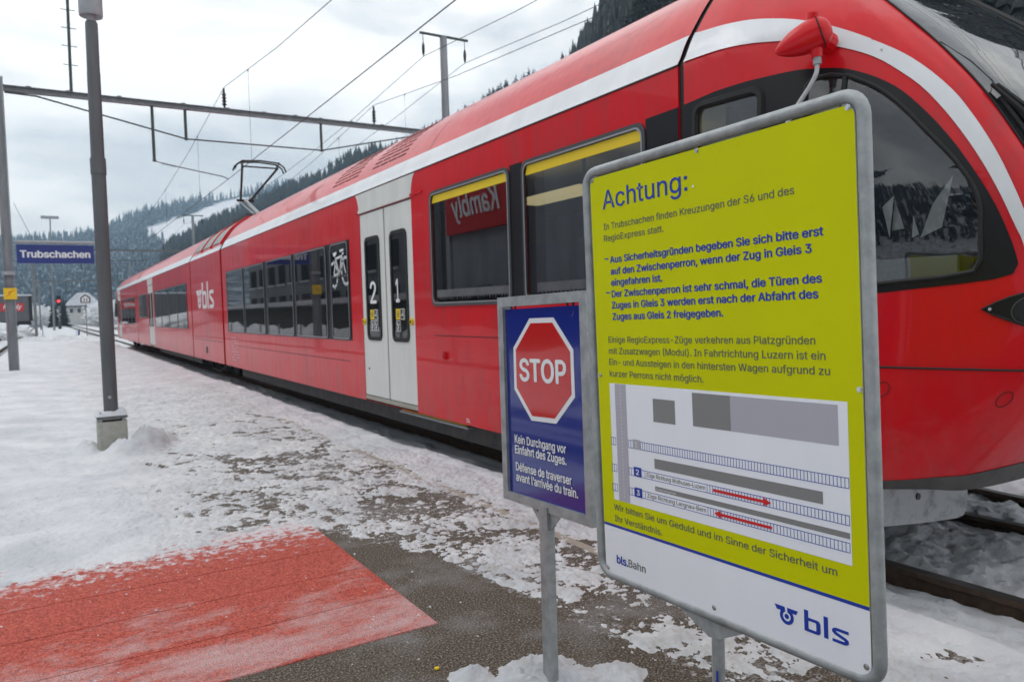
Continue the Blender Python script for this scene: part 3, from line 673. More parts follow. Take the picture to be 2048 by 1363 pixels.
# ------------------------------------------------------------------ overhead line gantries (rel. heights + eye height)
def Z(z): return z+CH
def gantry(y, first):
    L = ('grey steel gantry spanning the tracks just behind the station name sign', 'middle distant overhead line gantry, seen over the tail of the train', 'farthest overhead line gantry near the red signal')[first]
    r = thing('overhead_line_gantry', L, 'gantry', (-.73, y, -.1), 0, 'overhead line gantries')
    W_ = 11.46
    b = MB(); 
    b.box(-.73-.115, -.73-.095, y-.09, y+.09, -.1, Z(5.95)); b.box(-.73+.085, -.73+.105, y-.09, y+.09, -.1, Z(5.95)); b.box(-.82, -.65, y-.012, y+.012, -.1, Z(5.95))
    b.box(-.85, -.60, y-.13, y+.13, -.12, .01); b.build('mast', GALVD, r)
    b = MB(); zc = Z(5.68)
    b.box(-.62, W_-.15, y-.08, y+.08, zc+.05, zc+.07); b.box(-.62, W_-.15, y-.08, y+.08, zc-.07, zc-.05); b.box(-.62, W_-.15, y-.012, y+.012, zc-.05, zc+.05)
    for x in (-.1, .75, 1.9, 3.45, 4.6, 5.6, 6.5, 7.25, 8.2, 9.2): b.box(x-.05, x+.05, y-.09, y+.09, zc+.07, zc+.09)
    b.build('beam', BEAM, r)
    b = MB(); b.tube([(W_, y, -.3), (W_, y, Z(8.84))], [.16, .115], 12); b.build('column', GALVD, r, smooth=True)
    b = MB(); b.tube([(10.63, y, Z(8.84)), (12.36, y, Z(8.84))], .045, 8); b.build('cross_arm', GREEN, r)
    for x in (10.73, 12.24):
        b = MB(); b.tube([(x, y, Z(8.80)), (x, y, Z(8.55))], .012, 6)
        b.lathe((x, y, Z(8.14)), [(.012, -.05), (.02, 0), (.04, .04), (.045, .12), (.05, .2), (.045, .3), (.03, .36), (.015, .42)], 10)
        b.build('hanging_insulator', CERAM, r, smooth=True)
    for x, z0, z1 in ((2.67, 4.16, 5.62), (3.49, 4.80, 5.62), (7.26, 4.80, 5.62)):
        b = MB(); b.tube([(x, y, Z(z1)), (x, y, Z(z0))], .04, 8); b.lathe((x, y, Z(z0)-.02), [(.03, 0), (.06, .03), (.03, .08)], 8); b.build('hanger_post', GREEN, r)
    b = MB(); b.tube([(-.6, y, Z(5.58)), (.05, y, Z(5.56)), (3.49, y, Z(4.82)), (7.26, y, Z(4.82)), (10.6, y, Z(5.60))], .022, 6); b.build('truss_rod', GREEN, r)
    for x in (4.53, 8.96):
        b = MB(); pr = [(.02, 0), (.03, .05)]
        for i in range(4): pr += [(.035, .08+i*.09), (.075, .10+i*.09), (.04, .14+i*.09)]
        b.lathe((x, y, Z(5.76)), pr+[(.03, .46), (.03, .55)], 12); b.build('post_insulator', CERAM, r, smooth=True)
    b = MB(); b.tube([(2.67, y, Z(4.16)), (3.05, y, Z(4.08))], .012, 6)
    for i in range(8): b.lathe((2.85+i*.045, y, Z(4.11)-i*.008), [(.012, -.008), (.045, 0), (.012, .008)], 8, 'x')
    b.build('arm_insulator', CERAM, r)
    b = MB(); b.tube([(3.05, y, Z(4.08)), (4.4, y, Z(3.86)), (4.55, y, Z(3.80))], .014, 6); b.build('steady_arm', WIRE, r)
    if first == 0:
        b = MB(); b.tube([(.82, y, Z(5.74)), (.85, y, Z(8.6))], .036, 8)
        b.build('aerial_pole', GREEN, r)
        for z in (5.98+.6, 7.05, 7.5, 7.95, 8.4):
            b = MB(); b.tube([(.84-.17, y-.02, Z(z-.15)), (.84+.17, y-.02, Z(z-.15))], .010, 6); b.build('rung', GREEN, r)
        # high voltage plate and strap on the mast
        b = MB(); b.box(-.86, -.585, y-.125, y-.115, Z(.525), Z(.80)); pl = b.build('warning_plate', WARN, r)
        b = MB(); b.prism([(.02, .05), (.15, .13), (.12, .15), (.26, .24), (.09, .17), (.13, .14)], (-.86, y-.1255, Z(.525)), (1, 0, 0), (0, 0, 1), (0, -1, 0), .002); b.build('lightning_mark', WARNR, pl)
        b = MB(); b.box(-.855, -.60, y-.12, y+.11, Z(1.12), Z(1.21)); b.build('mast_band', POLEL, r)
    return r
gantry(22.34, 0); gantry(72, 1); gantry(131, 2)

# station name sign on the mast
YS = 22.22
r = thing('station_name_sign', 'dark blue station name sign reading Trubschachen hung beside the mast', 'sign', (.3, YS, Z(1.39)))
b = MB(); b.box(-.545, 1.125, YS, YS+.05, Z(1.405), Z(1.868)); bd = b.build('board', SIGBLUE, r)
text('lettering', 'Trubschachen', (-.47, YS, Z(1.555)), (1, 0, 0), (0, 0, 1), (0, -1, 0), 1.50, .165, PRINTW, bd, bold=.035, depth=.003, bstep=.0006)
b = MB(); b.tube([(-.57, YS-.02, Z(1.93)), (1.14, YS-.02, Z(1.93))], .04, 10); b.build('tube_lamp', POLEL, r, smooth=True)
b = MB(); b.box(-.66, -.53, YS+.01, YS+.04, Z(1.80), Z(1.84)); b.box(-.66, -.53, YS+.01, YS+.04, Z(1.45), Z(1.49)); b.box(.25, .29, YS-.01, YS+.03, Z(1.86), Z(1.93)); b.build('bracket', GALVD, r)

# wires
def wire(pts, r_, label, group=None):
    b = MB(); b.tube(pts, r_, 5); o = b.build('overhead_wire', WIRE); tag(o, label, 'wire', group); return o
GY = [-22, 22.34, 72, 131, 200]
def contact(x, lab1, lab2):
    pts = [(x+(.17 if i % 2 else -.17), y, Z(3.80)) for i, y in enumerate(GY)]
    pts[1] = (x, GY[1], Z(3.80)); wire(pts, .009, lab1)
    p = []; 
    for a, c in zip(GY, GY[1:]):
        for i in range(8):
            f = i/8; p.append((x, a+(c-a)*f, Z(6.35)-1.35*4*f*(1-f)))
    wire(p+[(x, GY[-1], Z(6.35))], .008, lab2)
    def mess(y):
        for a, c in zip(GY, GY[1:]):
            if a <= y <= c: f = (y-a)/(c-a); return Z(6.35)-1.35*4*f*(1-f)
    return mess
for x, l1, l2, l3 in ((4.55, 'thick contact wire over the red train', 'sagging messenger wire over the red train', 'thin dropper wire hanging over the red train'),
                      (8.97, 'contact wire over the track behind the train', 'messenger wire over the track behind the train', 'thin dropper wire over the track behind the train')):
    mess = contact(x, l1, l2)
    for y in (19.5, 26.9, 35, 44, 53, 63) if x < 5 else (20, 25.7, 33, 42, 52):
        b = MB(); b.tube([(x, y, Z(3.80)), (x, y, mess(y))], .004, 4); b.lathe((x, y, mess(y)-.03), [(.012, 0), (.02, .03), (.012, .06)], 6)
        o = b.build('dropper_wire', WIRE); tag(o, l3, 'wire', l3.replace('thin dropper wire', 'dropper wires'))
for x, l in ((10.73, 'left feeder wire hanging from the T-shaped mast arm'), (12.24, 'right feeder wire hanging from the T-shaped mast arm')):
    p = []
    for a_, c_ in zip(GY, GY[1:]):
        for i in range(8): f = i/8; p.append((x, a_+(c_-a_)*f, Z(8.1)-1.1*4*f*(1-f)))
    wire(p+[(x, GY[-1], Z(8.1))], .010, l)
wire([(-.55, 22.3, Z(2.9)), (-.2, 27, Z(2.35)), (.4, 42, Z(1.6+1.0)), (1.2, 70, Z(3.4))], .006, 'thin stay wire running back from the left mast')

# ------------------------------------------------------------------ lamp post in front
def lamp_post():
    x, y = .515, 8.67
    r = thing('lamp_post', 'dark grey lamp post on a concrete block standing in the snow', 'lamp post', (x, y, 0))
    b = MB(); b.prism(rrect(-.135, .135, -.12, .12, .02, 2), (x+.002, y+.02, -.05), (1, 0, 0), (0, 1, 0), (0, 0, 1), .355); b.build('concrete_block', CONC, r)
    b = MB(); b.box(x-.135, x+.14, y-.11, y+.14, .335, .362); b.build('base_plate', POLE, r)
    for dx in (-.1, .105):
        for dy in (-.08, .1):
            b = MB(); b.lathe((x+dx, y+dy, .30), [(.008, 0), (.008, .005), (.018, .006), (.018, .034)], 8); b.lathe((x+dx, y+dy, .362), [(.018, 0), (.018, .016), (.009, .018), (.009, .045)], 8); b.build('anchor_bolt', GALV, r)
    b = MB(); b.tube([(x, y, .36), (x+.003, y, Z(1.50))], .066, 20); b.tube([(x+.003, y, Z(1.44)), (x+.003, y, Z(1.60))], .072, 20)
    b.tube([(x+.003, y, Z(1.60)), (x+.006, y, Z(2.45)), (x+.006, y, Z(2.452)), (x+.01, y, Z(2.93)), (x+.01, y, Z(2.95))], [.062, .060, .058, .057, .050], 20)
    b.build('pole', POLE, r, smooth=True)
    b = MB(); b.lathe((x-.01, y-.066, Z(-.80)), [(.016, -.006), (.016, .004)], 14, 'y'); b.build('access_plug', POLEL, r)
    b = MB(); b.tube([(x+.01, y, Z(2.94)), (x+.01, y, Z(3.04))], .042, 16); b.build('neck', POLEL, r, smooth=True)
    b = MB(); b.lathe((x+.01, y, Z(3.0)), [(.085, .012), (.104, 0), (.108, .02), (.108, .75), (.09, .78)], 28); b.build('lamp_head', POLEL, r, smooth=True)
    xs = np.linspace(-.14, .145, 24); ys = np.linspace(-.115, .145, 22); X, Y = np.meshgrid(xs, ys)
    ed = np.minimum(np.minimum(X+.14, .145-X), np.minimum(Y+.115, .145-Y)); Zs = .362+s01(ed/.035)*(.028+.03*fbm(X*14, Y*14, 5, 3)+.035*s01((X-.02)/.07))
    o = grid_mesh('snow_cap', xs+x, ys+y, Zs, SNOW, {'trodden': np.zeros_like(X)}, kind=None)
    o.parent = r; o.matrix_parent_inverse = Matrix.Translation((-x, -y, 0))
    return r
lamp_post()

# ------------------------------------------------------------------ the train
CX, XS = 4.62, 3.10
def catmull(P, n=8):
    P = [np.array(p, float) for p in P]; P = [2*P[0]-P[1]]+P+[2*P[-1]-P[-2]]; out = []
    for i in range(1, len(P)-2):
        for k in range(n):
            t = k/n; out.append(.5*((2*P[i])+(P[i+1]-P[i-1])*t+(2*P[i-1]-5*P[i]+4*P[i+1]-P[i+2])*t*t+(-P[i-1]+3*P[i]-3*P[i+1]+P[i+2])*t**3))
    return out+[P[-2]]
ROOF = [(1.52, 1.33)]+[tuple(p) for p in catmull([(1.50, 1.36), (1.42, 1.51), (1.22, 1.78), (.97, 1.97), (.72, 2.12), (.42, 2.25), (0., 2.31)], 4)]
RZ = np.array([-1.2]+[p[1] for p in ROOF]); RH = np.array([1.52]+[p[0] for p in ROOF])
def hwf(z): return np.interp(z, RZ, RH)
ZE = [-1.2, -.9, -.6, -.33, 0, .3, .564, .728, .9, .98, 1.153, 1.305, 1.42, 1.51, 1.78, 1.97, 2.12, 2.25, 2.32]
YE = [2.0, 1.88, 1.62, 1.47, 1.40, 1.44, 1.56, 1.655, 1.756, 1.818, 1.951, 2.09, 2.20, 2.3, 2.6, 2.82, 2.95, 3.03, 3.08]
ZED = np.linspace(-1.2, 2.32, 60); _y = np.interp(ZED, ZE, YE); _y = np.convolve(np.pad(_y, 2, 'edge'), [.1, .2, .4, .2, .1], 'valid')
def yef(z): return np.interp(z, ZED, _y)
TN = 80
def plan(z):
    e = float(yef(z)); L = 3.12-e
    p = catmull([(0, 3.12), (.03, 3.12-.3*L), (.12, 3.12-.6*L), (.27, 3.12-.88*L), (.36, e+.03), (.5, e-.03), (.8, e-.07), (1.52, e-.1)], 12)
    return np.array(p)
_pc = {}
def plan_c(z):
    k = round(z, 3)
    if k not in _pc: _pc[k] = plan(k)
    return _pc[k]
def nose_pt(t, z, off=0.):
    """t 0..1 from the platform side shoulder round to the middle of the front, 1..2 round the far side; off = outward"""
    m = t > 1; u = 2-t if m else t
    p = plan_c(z); i = u*(len(p)-1); a = float(np.interp(i, range(len(p)), p[:, 0])); y = float(np.interp(i, range(len(p)), p[:, 1]))
    h = float(hwf(z)); x = CX-h+a*h/1.52
    if off:
        i2 = min(i+1.5, len(p)-1); i1 = max(i-1.5, 0)
        dx = (np.interp(i2, range(len(p)), p[:, 0])-np.interp(i1, range(len(p)), p[:, 0])); dy = np.interp(i2, range(len(p)), p[:, 1])-np.interp(i1, range(len(p)), p[:, 1])
        n = math.hypot(dx, dy) or 1; x += dy/n*off; y += -dx/n*off
        if z > 1.2:                             # lift along the leaning roof as well
            return (2*CX-x if m else x, y, z+CH+off*.6)
    return (2*CX-x if m else x, y, z+CH)
def y_to_t(y, z):
    p = plan_c(z); i = np.interp(-y, -p[:, 1], range(len(p))); return float(i)/(len(p)-1)
def dens(poly, step=.05, closed=True):
    out = []; n = len(poly)
    for i in range(n if closed else n-1):
        a, b = poly[i], poly[(i+1) % n]; d = math.hypot(a[0]-b[0], a[1]-b[1]); k = max(1, int(d/step))
        out += [(a[0]+(b[0]-a[0])*j/k, a[1]+(b[1]-a[1])*j/k) for j in range(k)]
    if not closed: out.append(poly[-1])
    return out
def nose_patch(name, outer, holes, m, parent, off=0., label=None, tstep=.03, zstep=.06, smooth=True, thick=0):
    """fill a region of the (t,z) domain, cut it into small cells and wrap it on the nose"""
    bm = bmesh.new(); K = 2.2; es = []
    for loop in [outer]+holes:
        vs = [bm.verts.new((t*K, z, 0)) for t, z in loop]
        es += [bm.edges.new((vs[i], vs[(i+1) % len(vs)])) for i in range(len(vs))]
    bmesh.ops.triangle_fill(bm, edges=es, use_beauty=True, use_dissolve=False)
    t0 = min(t for t, z in outer); t1 = max(t for t, z in outer); z0 = min(z for t, z in outer); z1 = max(z for t, z in outer)
    for t in np.arange(math.ceil(t0/tstep)*tstep+1e-4, t1, tstep):
        bmesh.ops.bisect_plane(bm, geom=bm.verts[:]+bm.edges[:]+bm.faces[:], plane_co=(t*K, 0, 0), plane_no=(1, 0, 0))
    for z in np.arange(math.ceil(z0/zstep)*zstep+1e-4, z1, zstep):
        bmesh.ops.bisect_plane(bm, geom=bm.verts[:]+bm.edges[:]+bm.faces[:], plane_co=(0, z, 0), plane_no=(0, 1, 0))
    bmesh.ops.remove_doubles(bm, verts=bm.verts, dist=1e-4)
    org = ORG[parent]
    for v in bm.verts: v.co = Vector(nose_pt(min(2, max(0, v.co.x/K)), v.co.y, off))-org
    bmesh.ops.dissolve_degenerate(bm, edges=bm.edges, dist=1e-4)
    bmesh.ops.recalc_face_normals(bm, faces=bm.faces)
    # outward = away from the car axis
    s = sum(f.calc_area()*f.normal.dot((f.calc_center_median()+org-Vector((CX, 5, 1.6))).normalized()) for f in bm.faces)
    if s < 0: bmesh.ops.reverse_faces(bm, faces=bm.faces)
    me = bpy.data.meshes.new(name); bm.to_mesh(me); bm.free(); me.materials.append(m)
    if smooth: me.shade_smooth(); me.set_sharp_from_angle(angle=math.radians(32))
    return new_obj(name, me, parent, label)
def yz(poly, closed=True, step=.05):
    return [(y_to_t(y, z), z) for y, z in dens(poly, step, closed)]

TR = thing('regional_train', 'red low-floor regional train with white roof stripe standing at the platform', 'train', (CX, 20, -.15))
XU, XV, XN = (0, -1, 0), (0, 0, 1), (-1, 0, 0)       # u runs towards the viewer's right (-y), v up, normal to the platform
def O(y, z, x=XS): return (x, y, z+CH)
def flat(name, poly, m, parent, th=.003, x=XS, label=None, kind=None):
    """poly in (y,z rel) on the car side, standing proud by th"""
    b = MB(); b.prism([(-y, z) for y, z in poly], (x, 0, CH), XU, XV, XN, th); return b.build(name, m, parent, label, kind)
def side_panel(name, y0, y1, z0, z1, holes, m, parent):
    bm = bmesh.new(); es = []; org = ORG[parent]
    for loop in [[(y0, z0), (y1, z0), (y1, z1), (y0, z1)]]+holes:
        vs = [bm.verts.new((XS, y, z+CH)) for y, z in loop]; es += [bm.edges.new((vs[i], vs[(i+1) % len(vs)])) for i in range(len(vs))]
    bmesh.ops.triangle_fill(bm, edges=es, use_beauty=True, normal=(-1, 0, 0))
    r = bmesh.ops.extrude_face_region(bm, geom=bm.faces[:]); 
    for v in [g for g in r['geom'] if isinstance(g, bmesh.types.BMVert)]: v.co.x += .035
    bmesh.ops.recalc_face_normals(bm, faces=bm.faces)
    for v in bm.verts: v.co -= org
    me = bpy.data.meshes.new(name); bm.to_mesh(me); bm.free(); me.materials.append(m); return new_obj(name, me, parent)
def roof_shell(y0, y1, m, parent, name='roof', zmin=1.33):
    pr = [(CX-h, z) for h, z in ROOF if z >= zmin-1e-3]; pr = pr+[(2*CX-x, z) for x, z in pr[::-1]]+[(2*CX-XS, -1.03)]
    b = MB(); n = len(pr); ys = list(np.linspace(y0, y1, 3))
    b.add([(x, y, z+CH) for y in ys for x, z in pr], [(i*n+j, i*n+j+1, (i+1)*n+j+1, (i+1)*n+j) for i in range(2) for j in range(n-1)])
    return b.build(name, m, parent, smooth=50)
def stripe(y0, y1, parent):
    b = MB(); pr = [(CX-h-.002*1.5, z+.001) for h, z in ROOF if z <= 1.512]
    b.add([(x-.0015, y, z+CH) for y in (y0, y1) for x, z in pr], [(j, j+1, len(pr)+j+1, len(pr)+j) for j in range(len(pr)-1)])
    o = b.build('white_stripe', WHITE, parent, smooth=50)
    b = MB(); b.box(XS-.006, XS+.01, y0, y1, Z(1.322), Z(1.332)); b.build('drip_rail', RUBBER, parent); return o
def plain_window(y0, y1, z0, z1, parent, r=.05, glass_=DGLASS, rim=True, wf=.035, yellow=False, inset=.008):
    """rounded frame ring with a pane set slightly back; returns the frame"""
    w = (-y1, -y0, z0, z1); fo = rrect(w[0], w[1], w[2], w[3], r); fi = rrect(w[0]+wf, w[1]-wf, w[2]+wf, w[3]-wf, max(.015, r-wf*.5))
    b = MB(); b.ring(fo, fi, (XS+.004, 0, CH), XU, XV, XN, .016, 0)
    if rim:
        fr = rrect(w[0]+wf-.011, w[1]-wf+.011, w[2]+wf-.011, w[3]-wf+.011, max(.02, r-wf*.5+.008)); b.ring(fr, fi, (XS-.010, 0, CH), XU, XV, XN, .004, 1)
    f = b.build('window', [FRAME, RIM], parent)
    b = MB(); b.prism(fi, (XS+inset, 0, CH), XU, XV, XN, .002 if glass_ is DGLASS else .0); 
    if glass_ is not DGLASS: b = MB(); b.add([(XS+inset, -u, v+CH) for u, v in fi], [tuple(range(len(fi)))])
    p = b.build('pane', glass_, f)
    if yellow:
        b = MB(); b.prism([(w[0]+wf+.004, z1-wf-.074), (w[1]-wf-.004, z1-wf-.074), (w[1]-wf-.03, z1-wf-.006), (w[0]+wf+.03, z1-wf-.006)], (XS+inset-.003, 0, CH), XU, XV, XN, .001); b.build('first_class_stripe', YELLOW, f)
    return f
def door(y0, y1, parent, nums=None, full=True):
    yc = (y0+y1)/2; zt, zb = 1.09, -.965
    d = MB(); d.box(XS+.012, XS+.02, y0+.004, y1-.004, Z(zb), Z(zt)); dr = d.build('door_gap', RUBBER, parent) if False else None
    root = MB(); root.box(XS+.022, XS+.05, y0-.01, y1+.01, Z(zb)-.01, Z(zt)+.01); root = root.build('door', RUBBER, parent)
    for k, (a, c) in enumerate(((yc+.017, y1-.008), (y0+.008, yc-.017))):
        b = MB(); b.prism([(-c, zb+.006), (-a, zb+.006), (-a, zt-.01), (-c, zt-.01)], (XS+.02, 0, CH), XU, XV, XN, .017); lf = b.build('door_leaf', GREYP, root)
        m_ = (a+c)/2; hw = .215; b = MB(); o1 = rrect(-m_-hw, -m_+hw, -.335, .815, .075, 6); o2 = rrect(-m_-hw+.038, -m_+hw-.038, -.295, .777, .05, 6)
        b.ring(o1, o2, (XS+.003, 0, CH), XU, XV, XN, .012); b.build('window_seal', RUBBER, root)
        b = MB(); b.prism(o2, (XS+.004, 0, CH), XU, XV, XN, .004); b.build('door_pane', DGLASS, root)
        if nums:
            text('class_number', nums[k], (XS-.001, m_+.095, Z(.078)), XU, XV, XN, .17 if nums[k] == '2' else .085, .235, PRINTW, root, bold=.015)
            u0 = -m_-.115; ff = [(0, .0, YELLOW), (1, .0, PRINTK), (0, 1, PRINTK)]+([(1, 1, PRINTK)] if k == 0 else [])
            for i, j, mm in ff:
                uu, vv = u0+i*.118, -.105-j*.122
                b = MB(); b.prism(rrect(uu, uu+.108, vv, vv+.112, .006, 2), (XS-.0005, 0, CH), XU, XV, XN, .0008); b.prism([(uu+.007, vv+.007), (uu+.101, vv+.007), (uu+.101, vv+.105), (uu+.007, vv+.105)], (XS-.0014, 0, CH), XU, XV, XN, .0006, 1)
                pc = b.build('pictogram', [YELLOW if mm is YELLOW else PRINTW, mm], root)
                b = MB(); cc = (XS-.0024, 0, CH)
                if mm is YELLOW: b.ring(circ(uu+.054, vv+.056, .034), circ(uu+.054, vv+.056, .027), cc, XU, XV, XN, .0005, 0); b.prism(circ(uu+.054, vv+.056, .012), cc, XU, XV, XN, .0005)
                elif j == 0: b.prism(circ(uu+.07, vv+.088, .010), cc, XU, XV, XN, .0005); [b.prism(q, cc, XU, XV, XN, .0005) for q in stroke([(uu+.07, vv+.075), (uu+.06, vv+.05), (uu+.03, vv+.048)], .018)+stroke([(uu+.085, vv+.05), (uu+.085, vv+.02)], .010)]
                else: b.prism(circ(uu+.035, vv+.085, .012), cc, XU, XV, XN, .0005); [b.prism(q, cc, XU, XV, XN, .0005) for q in stroke([(uu+.035, vv+.07), (uu+.065, vv+.05), (uu+.05, vv+.02)], .016)+stroke([(uu+.03, vv+.03), (uu+.085, vv+.08)], .012)]
                b.build('pictogram_symbol', PRINTK if mm is YELLOW else PRINTW, root)
    if nums:
        for yy in (y1-.062, y0+.062):
            b = MB(); b.lathe((XS-.006, yy, Z(-.124)), [(.030, -.016), (.034, -.008), (.034, .012)], 20, 'x'); bt = b.build('door_button', YELLOW, root)
            b = MB(); b.lathe((XS-.023, yy, Z(-.124)), [(.014, -.004), (.014, .004)], 14, 'x'); b.build('button_ring', RUBBER, root)
        b = MB(); b.lathe((XS+.001, 8.145, Z(-.66)), [(.014, -.002), (.014, .004)], 12, 'x'); b.build('lock_hole', RUBBER, root)
    b = MB(); b.box(XS+.002, XS+.04, y0, y1, Z(-1.012), Z(zb)-.004); b.build('door_sill', SILL, root)
    return root
def surround(y0, y1, parent):
    """light grey portal panel above the doors"""
    p = [(y1+.005, 1.098), (y1+.012, 1.18), (y1+.05, 1.27), (y1+.10, 1.318), (y0-.10, 1.318), (y0-.05, 1.27), (y0-.012, 1.18), (y0-.005, 1.098)]
    flat('door_header', p, GREYP, parent, .004)
    flat('header_lip', [(y1+.10, 1.105), (y1+.10, 1.125), (y0-.26, 1.125), (y0-.26, 1.105)], RED, parent, .014)
    flat('header_lip', [(y1+.0, 1.102), (y1+.0, 1.132), (y0, 1.132), (y0, 1.102)], GREYP, parent, .017)

# ---- car A: flat part 3.15 .. 16.28
W1, W2 = (4.995, 6.43, .02, 1.082), (3.44, 4.82, .02, 1.082)
def hole(w, e=.004, r=.07): return [(y, z) for y, z in rrect(w[0]+e, w[1]-e, w[2]+e, w[3]-e, r)]
side_panel('side_wall', 3.165, 16.26, -1.03, 1.33, [hole(W1), hole(W2), [(6.85, -1.029), (8.285, -1.029), (8.285, 1.095), (6.85, 1.095)]], RED, TR)
roof_shell(3.165, 16.26, RED, TR); stripe(3.165, 16.26, TR)
plain_window(*W1, TR, .075, GLASS, yellow=True); plain_window(*W2, TR, .075, GLASS, yellow=True)
flat('window_band', [(4.993, .02), (4.993, 1.082), (4.822, 1.082), (4.822, .02)], BLACK, TR, .004)
flat('window_band', [(3.438, .02), (3.438, 1.09), (3.166, 1.095), (3.166, .02)], BLACK, TR, .004)
door(6.85, 8.285, TR, ('2', '1')); surround(6.85, 8.285, TR)
flat('window_band', [(15.86, -.355), (15.86, .85), (8.66, .85), (8.66, -.355)], BLACK, TR, .003)
PW = [(14.36, 15.84), (12.80, 14.27), (11.10, 12.62), (9.53, 10.98), (8.70, 9.36)]
for i, (a, c) in enumerate(PW):
    f = plain_window(a, c, -.35, .845, TR, .07, DGLASS, wf=.022, inset=-.006)
    if i == 4:
        b = MB(); cc = (XS-.012, 0, CH); u0 = -9.31
        def A(pl): b.prism(pl, cc, XU, XV, XN, .0008)
        B_ = lambda q: [(-9.325+(x-75)/405*.60, .735-(y-290)*.00058) for x, y in q]
        for ln, w_ in (([(105, 545), (150, 500), (200, 560), (232, 700), (240, 850), (212, 980), (160, 1045), (120, 1005)], .034), ([(465, 450), (420, 450), (375, 520), (345, 680), (352, 820), (388, 950), (440, 1010), (485, 980)], .034),
                       ([(200, 440), (360, 405)], .03), ([(210, 450), (290, 800), (350, 430)], .026), ([(200, 470), (150, 790), (290, 755)], .026), ([(370, 430), (440, 745)], .024)):
            for q in stroke(B_(ln), w_): A(q)
        A(B_([(140, 310), (230, 290), (235, 330), (180, 400), (150, 360)])); A(B_([(312, 270), (405, 255), (405, 305), (318, 318)])); A(B_([(370, 335), (405, 330), (408, 375), (375, 380)]))
        b.build('bicycle_symbol', PRINTW, f)
for (a, c, z) in ((8.75, 15.2, -.607), (3.3, 6.42, -.252)):
    flat('panel_joint', [(a, z-.004), (a, z+.004), (c, z+.004), (c, z-.004)], DARKRED, TR, .0012)
b = MB(); b.box(XS-.02, XS, 6.17, 6.215, Z(-.47), Z(-.40)); b.tube([(XS-.02, 6.19, Z(-.39)), (XS-.035, 6.19, Z(-.43)), (XS-.02, 6.19, Z(-.465))], .006, 6); b.build('lashing_hook', RED, TR)
text('lettering', 'SL', (XS, 5.835, Z(-1.005)), XU, XV, XN, .075, .035, PRINTW, TR)
for j, w_ in enumerate((.62, .50, .0, .58, .66, .40, .60, .52)):
    if w_: text('lettering', ['bls AG', '40 52  12', '', 'Sitzplätze 1.Kl', '2.Kl  116 Pl', 'R  108 t', 'Rev. 14.06', 'Fabrik 04'][j], (XS, 15.60, Z(-.46-j*.062)), XU, XV, XN, w_, .035, PRINTW, TR) if False else None
b = MB()
for j in range(9):
    for q in range(3):
        if (j*3+q) % 4 != 2: b.box(XS-.0012, XS, 15.62-q*.22-.17, 15.62-q*.22, Z(-.46-j*.055), Z(-.449-j*.055))
b.build('data_panel_print', MAPL, TR)
# roof slots and seams
def roof_pt(z): return CX-float(hwf(z))
SZ = [1.61, 1.665, 1.72, 1.775, 1.83, 1.88, 1.93, 1.97, 2.01]
for y0 in (7.32, 8.73):
    for k, z in enumerate(SZ):
        for c in range(4):
            x0, x1 = roof_pt(z), roof_pt(z+.028); ya = y0+c*.245
            b = MB(); n = Vector((-(z+.028-z), 0, (x1-x0))).normalized()
            dv = Vector((x1-x0, 0, .028)); nn = Vector((-dv.z, 0, dv.x)).normalized()
            b.obox(Vector((x0, ya, Z(z)))+nn*(-.01), (0, 1, 0), dv.normalized(), nn, .20, .024, .013); b.build('roof_slot', GRILLE, TR)
for ys_ in (6.62, 10.8):
    b = MB(); pp = [(CX-h-.0015, z+.0015) for h, z in ROOF if z < 2.2]
    b.add([(x, ys_+o_, z+CH) for o_ in (0, .008) for x, z in pp], [(j, j+1, len(pp)+j+1, len(pp)+j) for j in range(len(pp)-1)]); b.build('roof_joint', DARKRED, TR)
# interior of car A
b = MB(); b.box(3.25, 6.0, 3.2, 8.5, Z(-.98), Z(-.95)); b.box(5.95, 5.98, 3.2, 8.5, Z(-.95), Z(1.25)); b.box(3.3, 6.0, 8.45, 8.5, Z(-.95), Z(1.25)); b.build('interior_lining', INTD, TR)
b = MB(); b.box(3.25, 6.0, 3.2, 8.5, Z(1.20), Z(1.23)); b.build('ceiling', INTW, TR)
for x, y, l_, z in ((3.86, 4.98, .92, .93), (3.86, 3.7, .9, .93), (5.3, 4.0, .8, 1.13), (5.3, 5.6, .8, 1.13)):
    b = MB(); b.box(x-.11, x+.11, y, y+l_, Z(z), Z(z+.05)); b.build('ceiling_lamp', LAMPG, TR)
for y in (3.7, 4.55, 5.35, 6.1):
    for x in (3.45, 5.1):
        b = MB(); b.prism(rrect(x, x+.46, -.5, .52, .09, 3), (0, y, CH), (1, 0, 0), (0, 0, 1), (0, 1, 0), .10); b.prism(rrect(x, x+.46, -.56, -.44, .03, 3), (0, y-.40, CH), (1, 0, 0), (0, 0, 1), (0, 1, 0), .4); b.build('seat', SEATM, TR)
b = MB(); b.tube([(3.75, 4.9, Z(-.95)), (3.75, 4.9, Z(1.2))], .017, 8); b.tube([(4.9, 6.3, Z(-.95)), (4.9, 6.3, Z(1.2))], .017, 8); b.build('grab_pole', RIM, TR, smooth=True)
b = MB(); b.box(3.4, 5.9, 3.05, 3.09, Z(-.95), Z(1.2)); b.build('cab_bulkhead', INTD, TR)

# ---- joints between the modules
def joint(y0, y1, m=DARKRED, ins=.06):
    pr = [(CX-(h-ins), z-ins*.4) for h, z in ROOF]; pr = [(XS+ins, -.99)]+pr+[(2*CX-x, z) for x, z in pr[::-1]]+[(2*CX-XS-ins, -.99)]
    n = len(pr); b = MB(); b.add([(x, y, z+CH) for y in (y0, y1) for x, z in pr], [(j, j+1, n+j+1, n+j) for j in range(n-1)]); return b.build('gangway_joint', m, TR)
joint(3.10, 3.20, RUBBER, .012); joint(16.2, 16.45, DARKRED, .13); joint(20.15, 20.30, DARKRED, .13); joint(33.38, 33.6, DARKRED, .12)
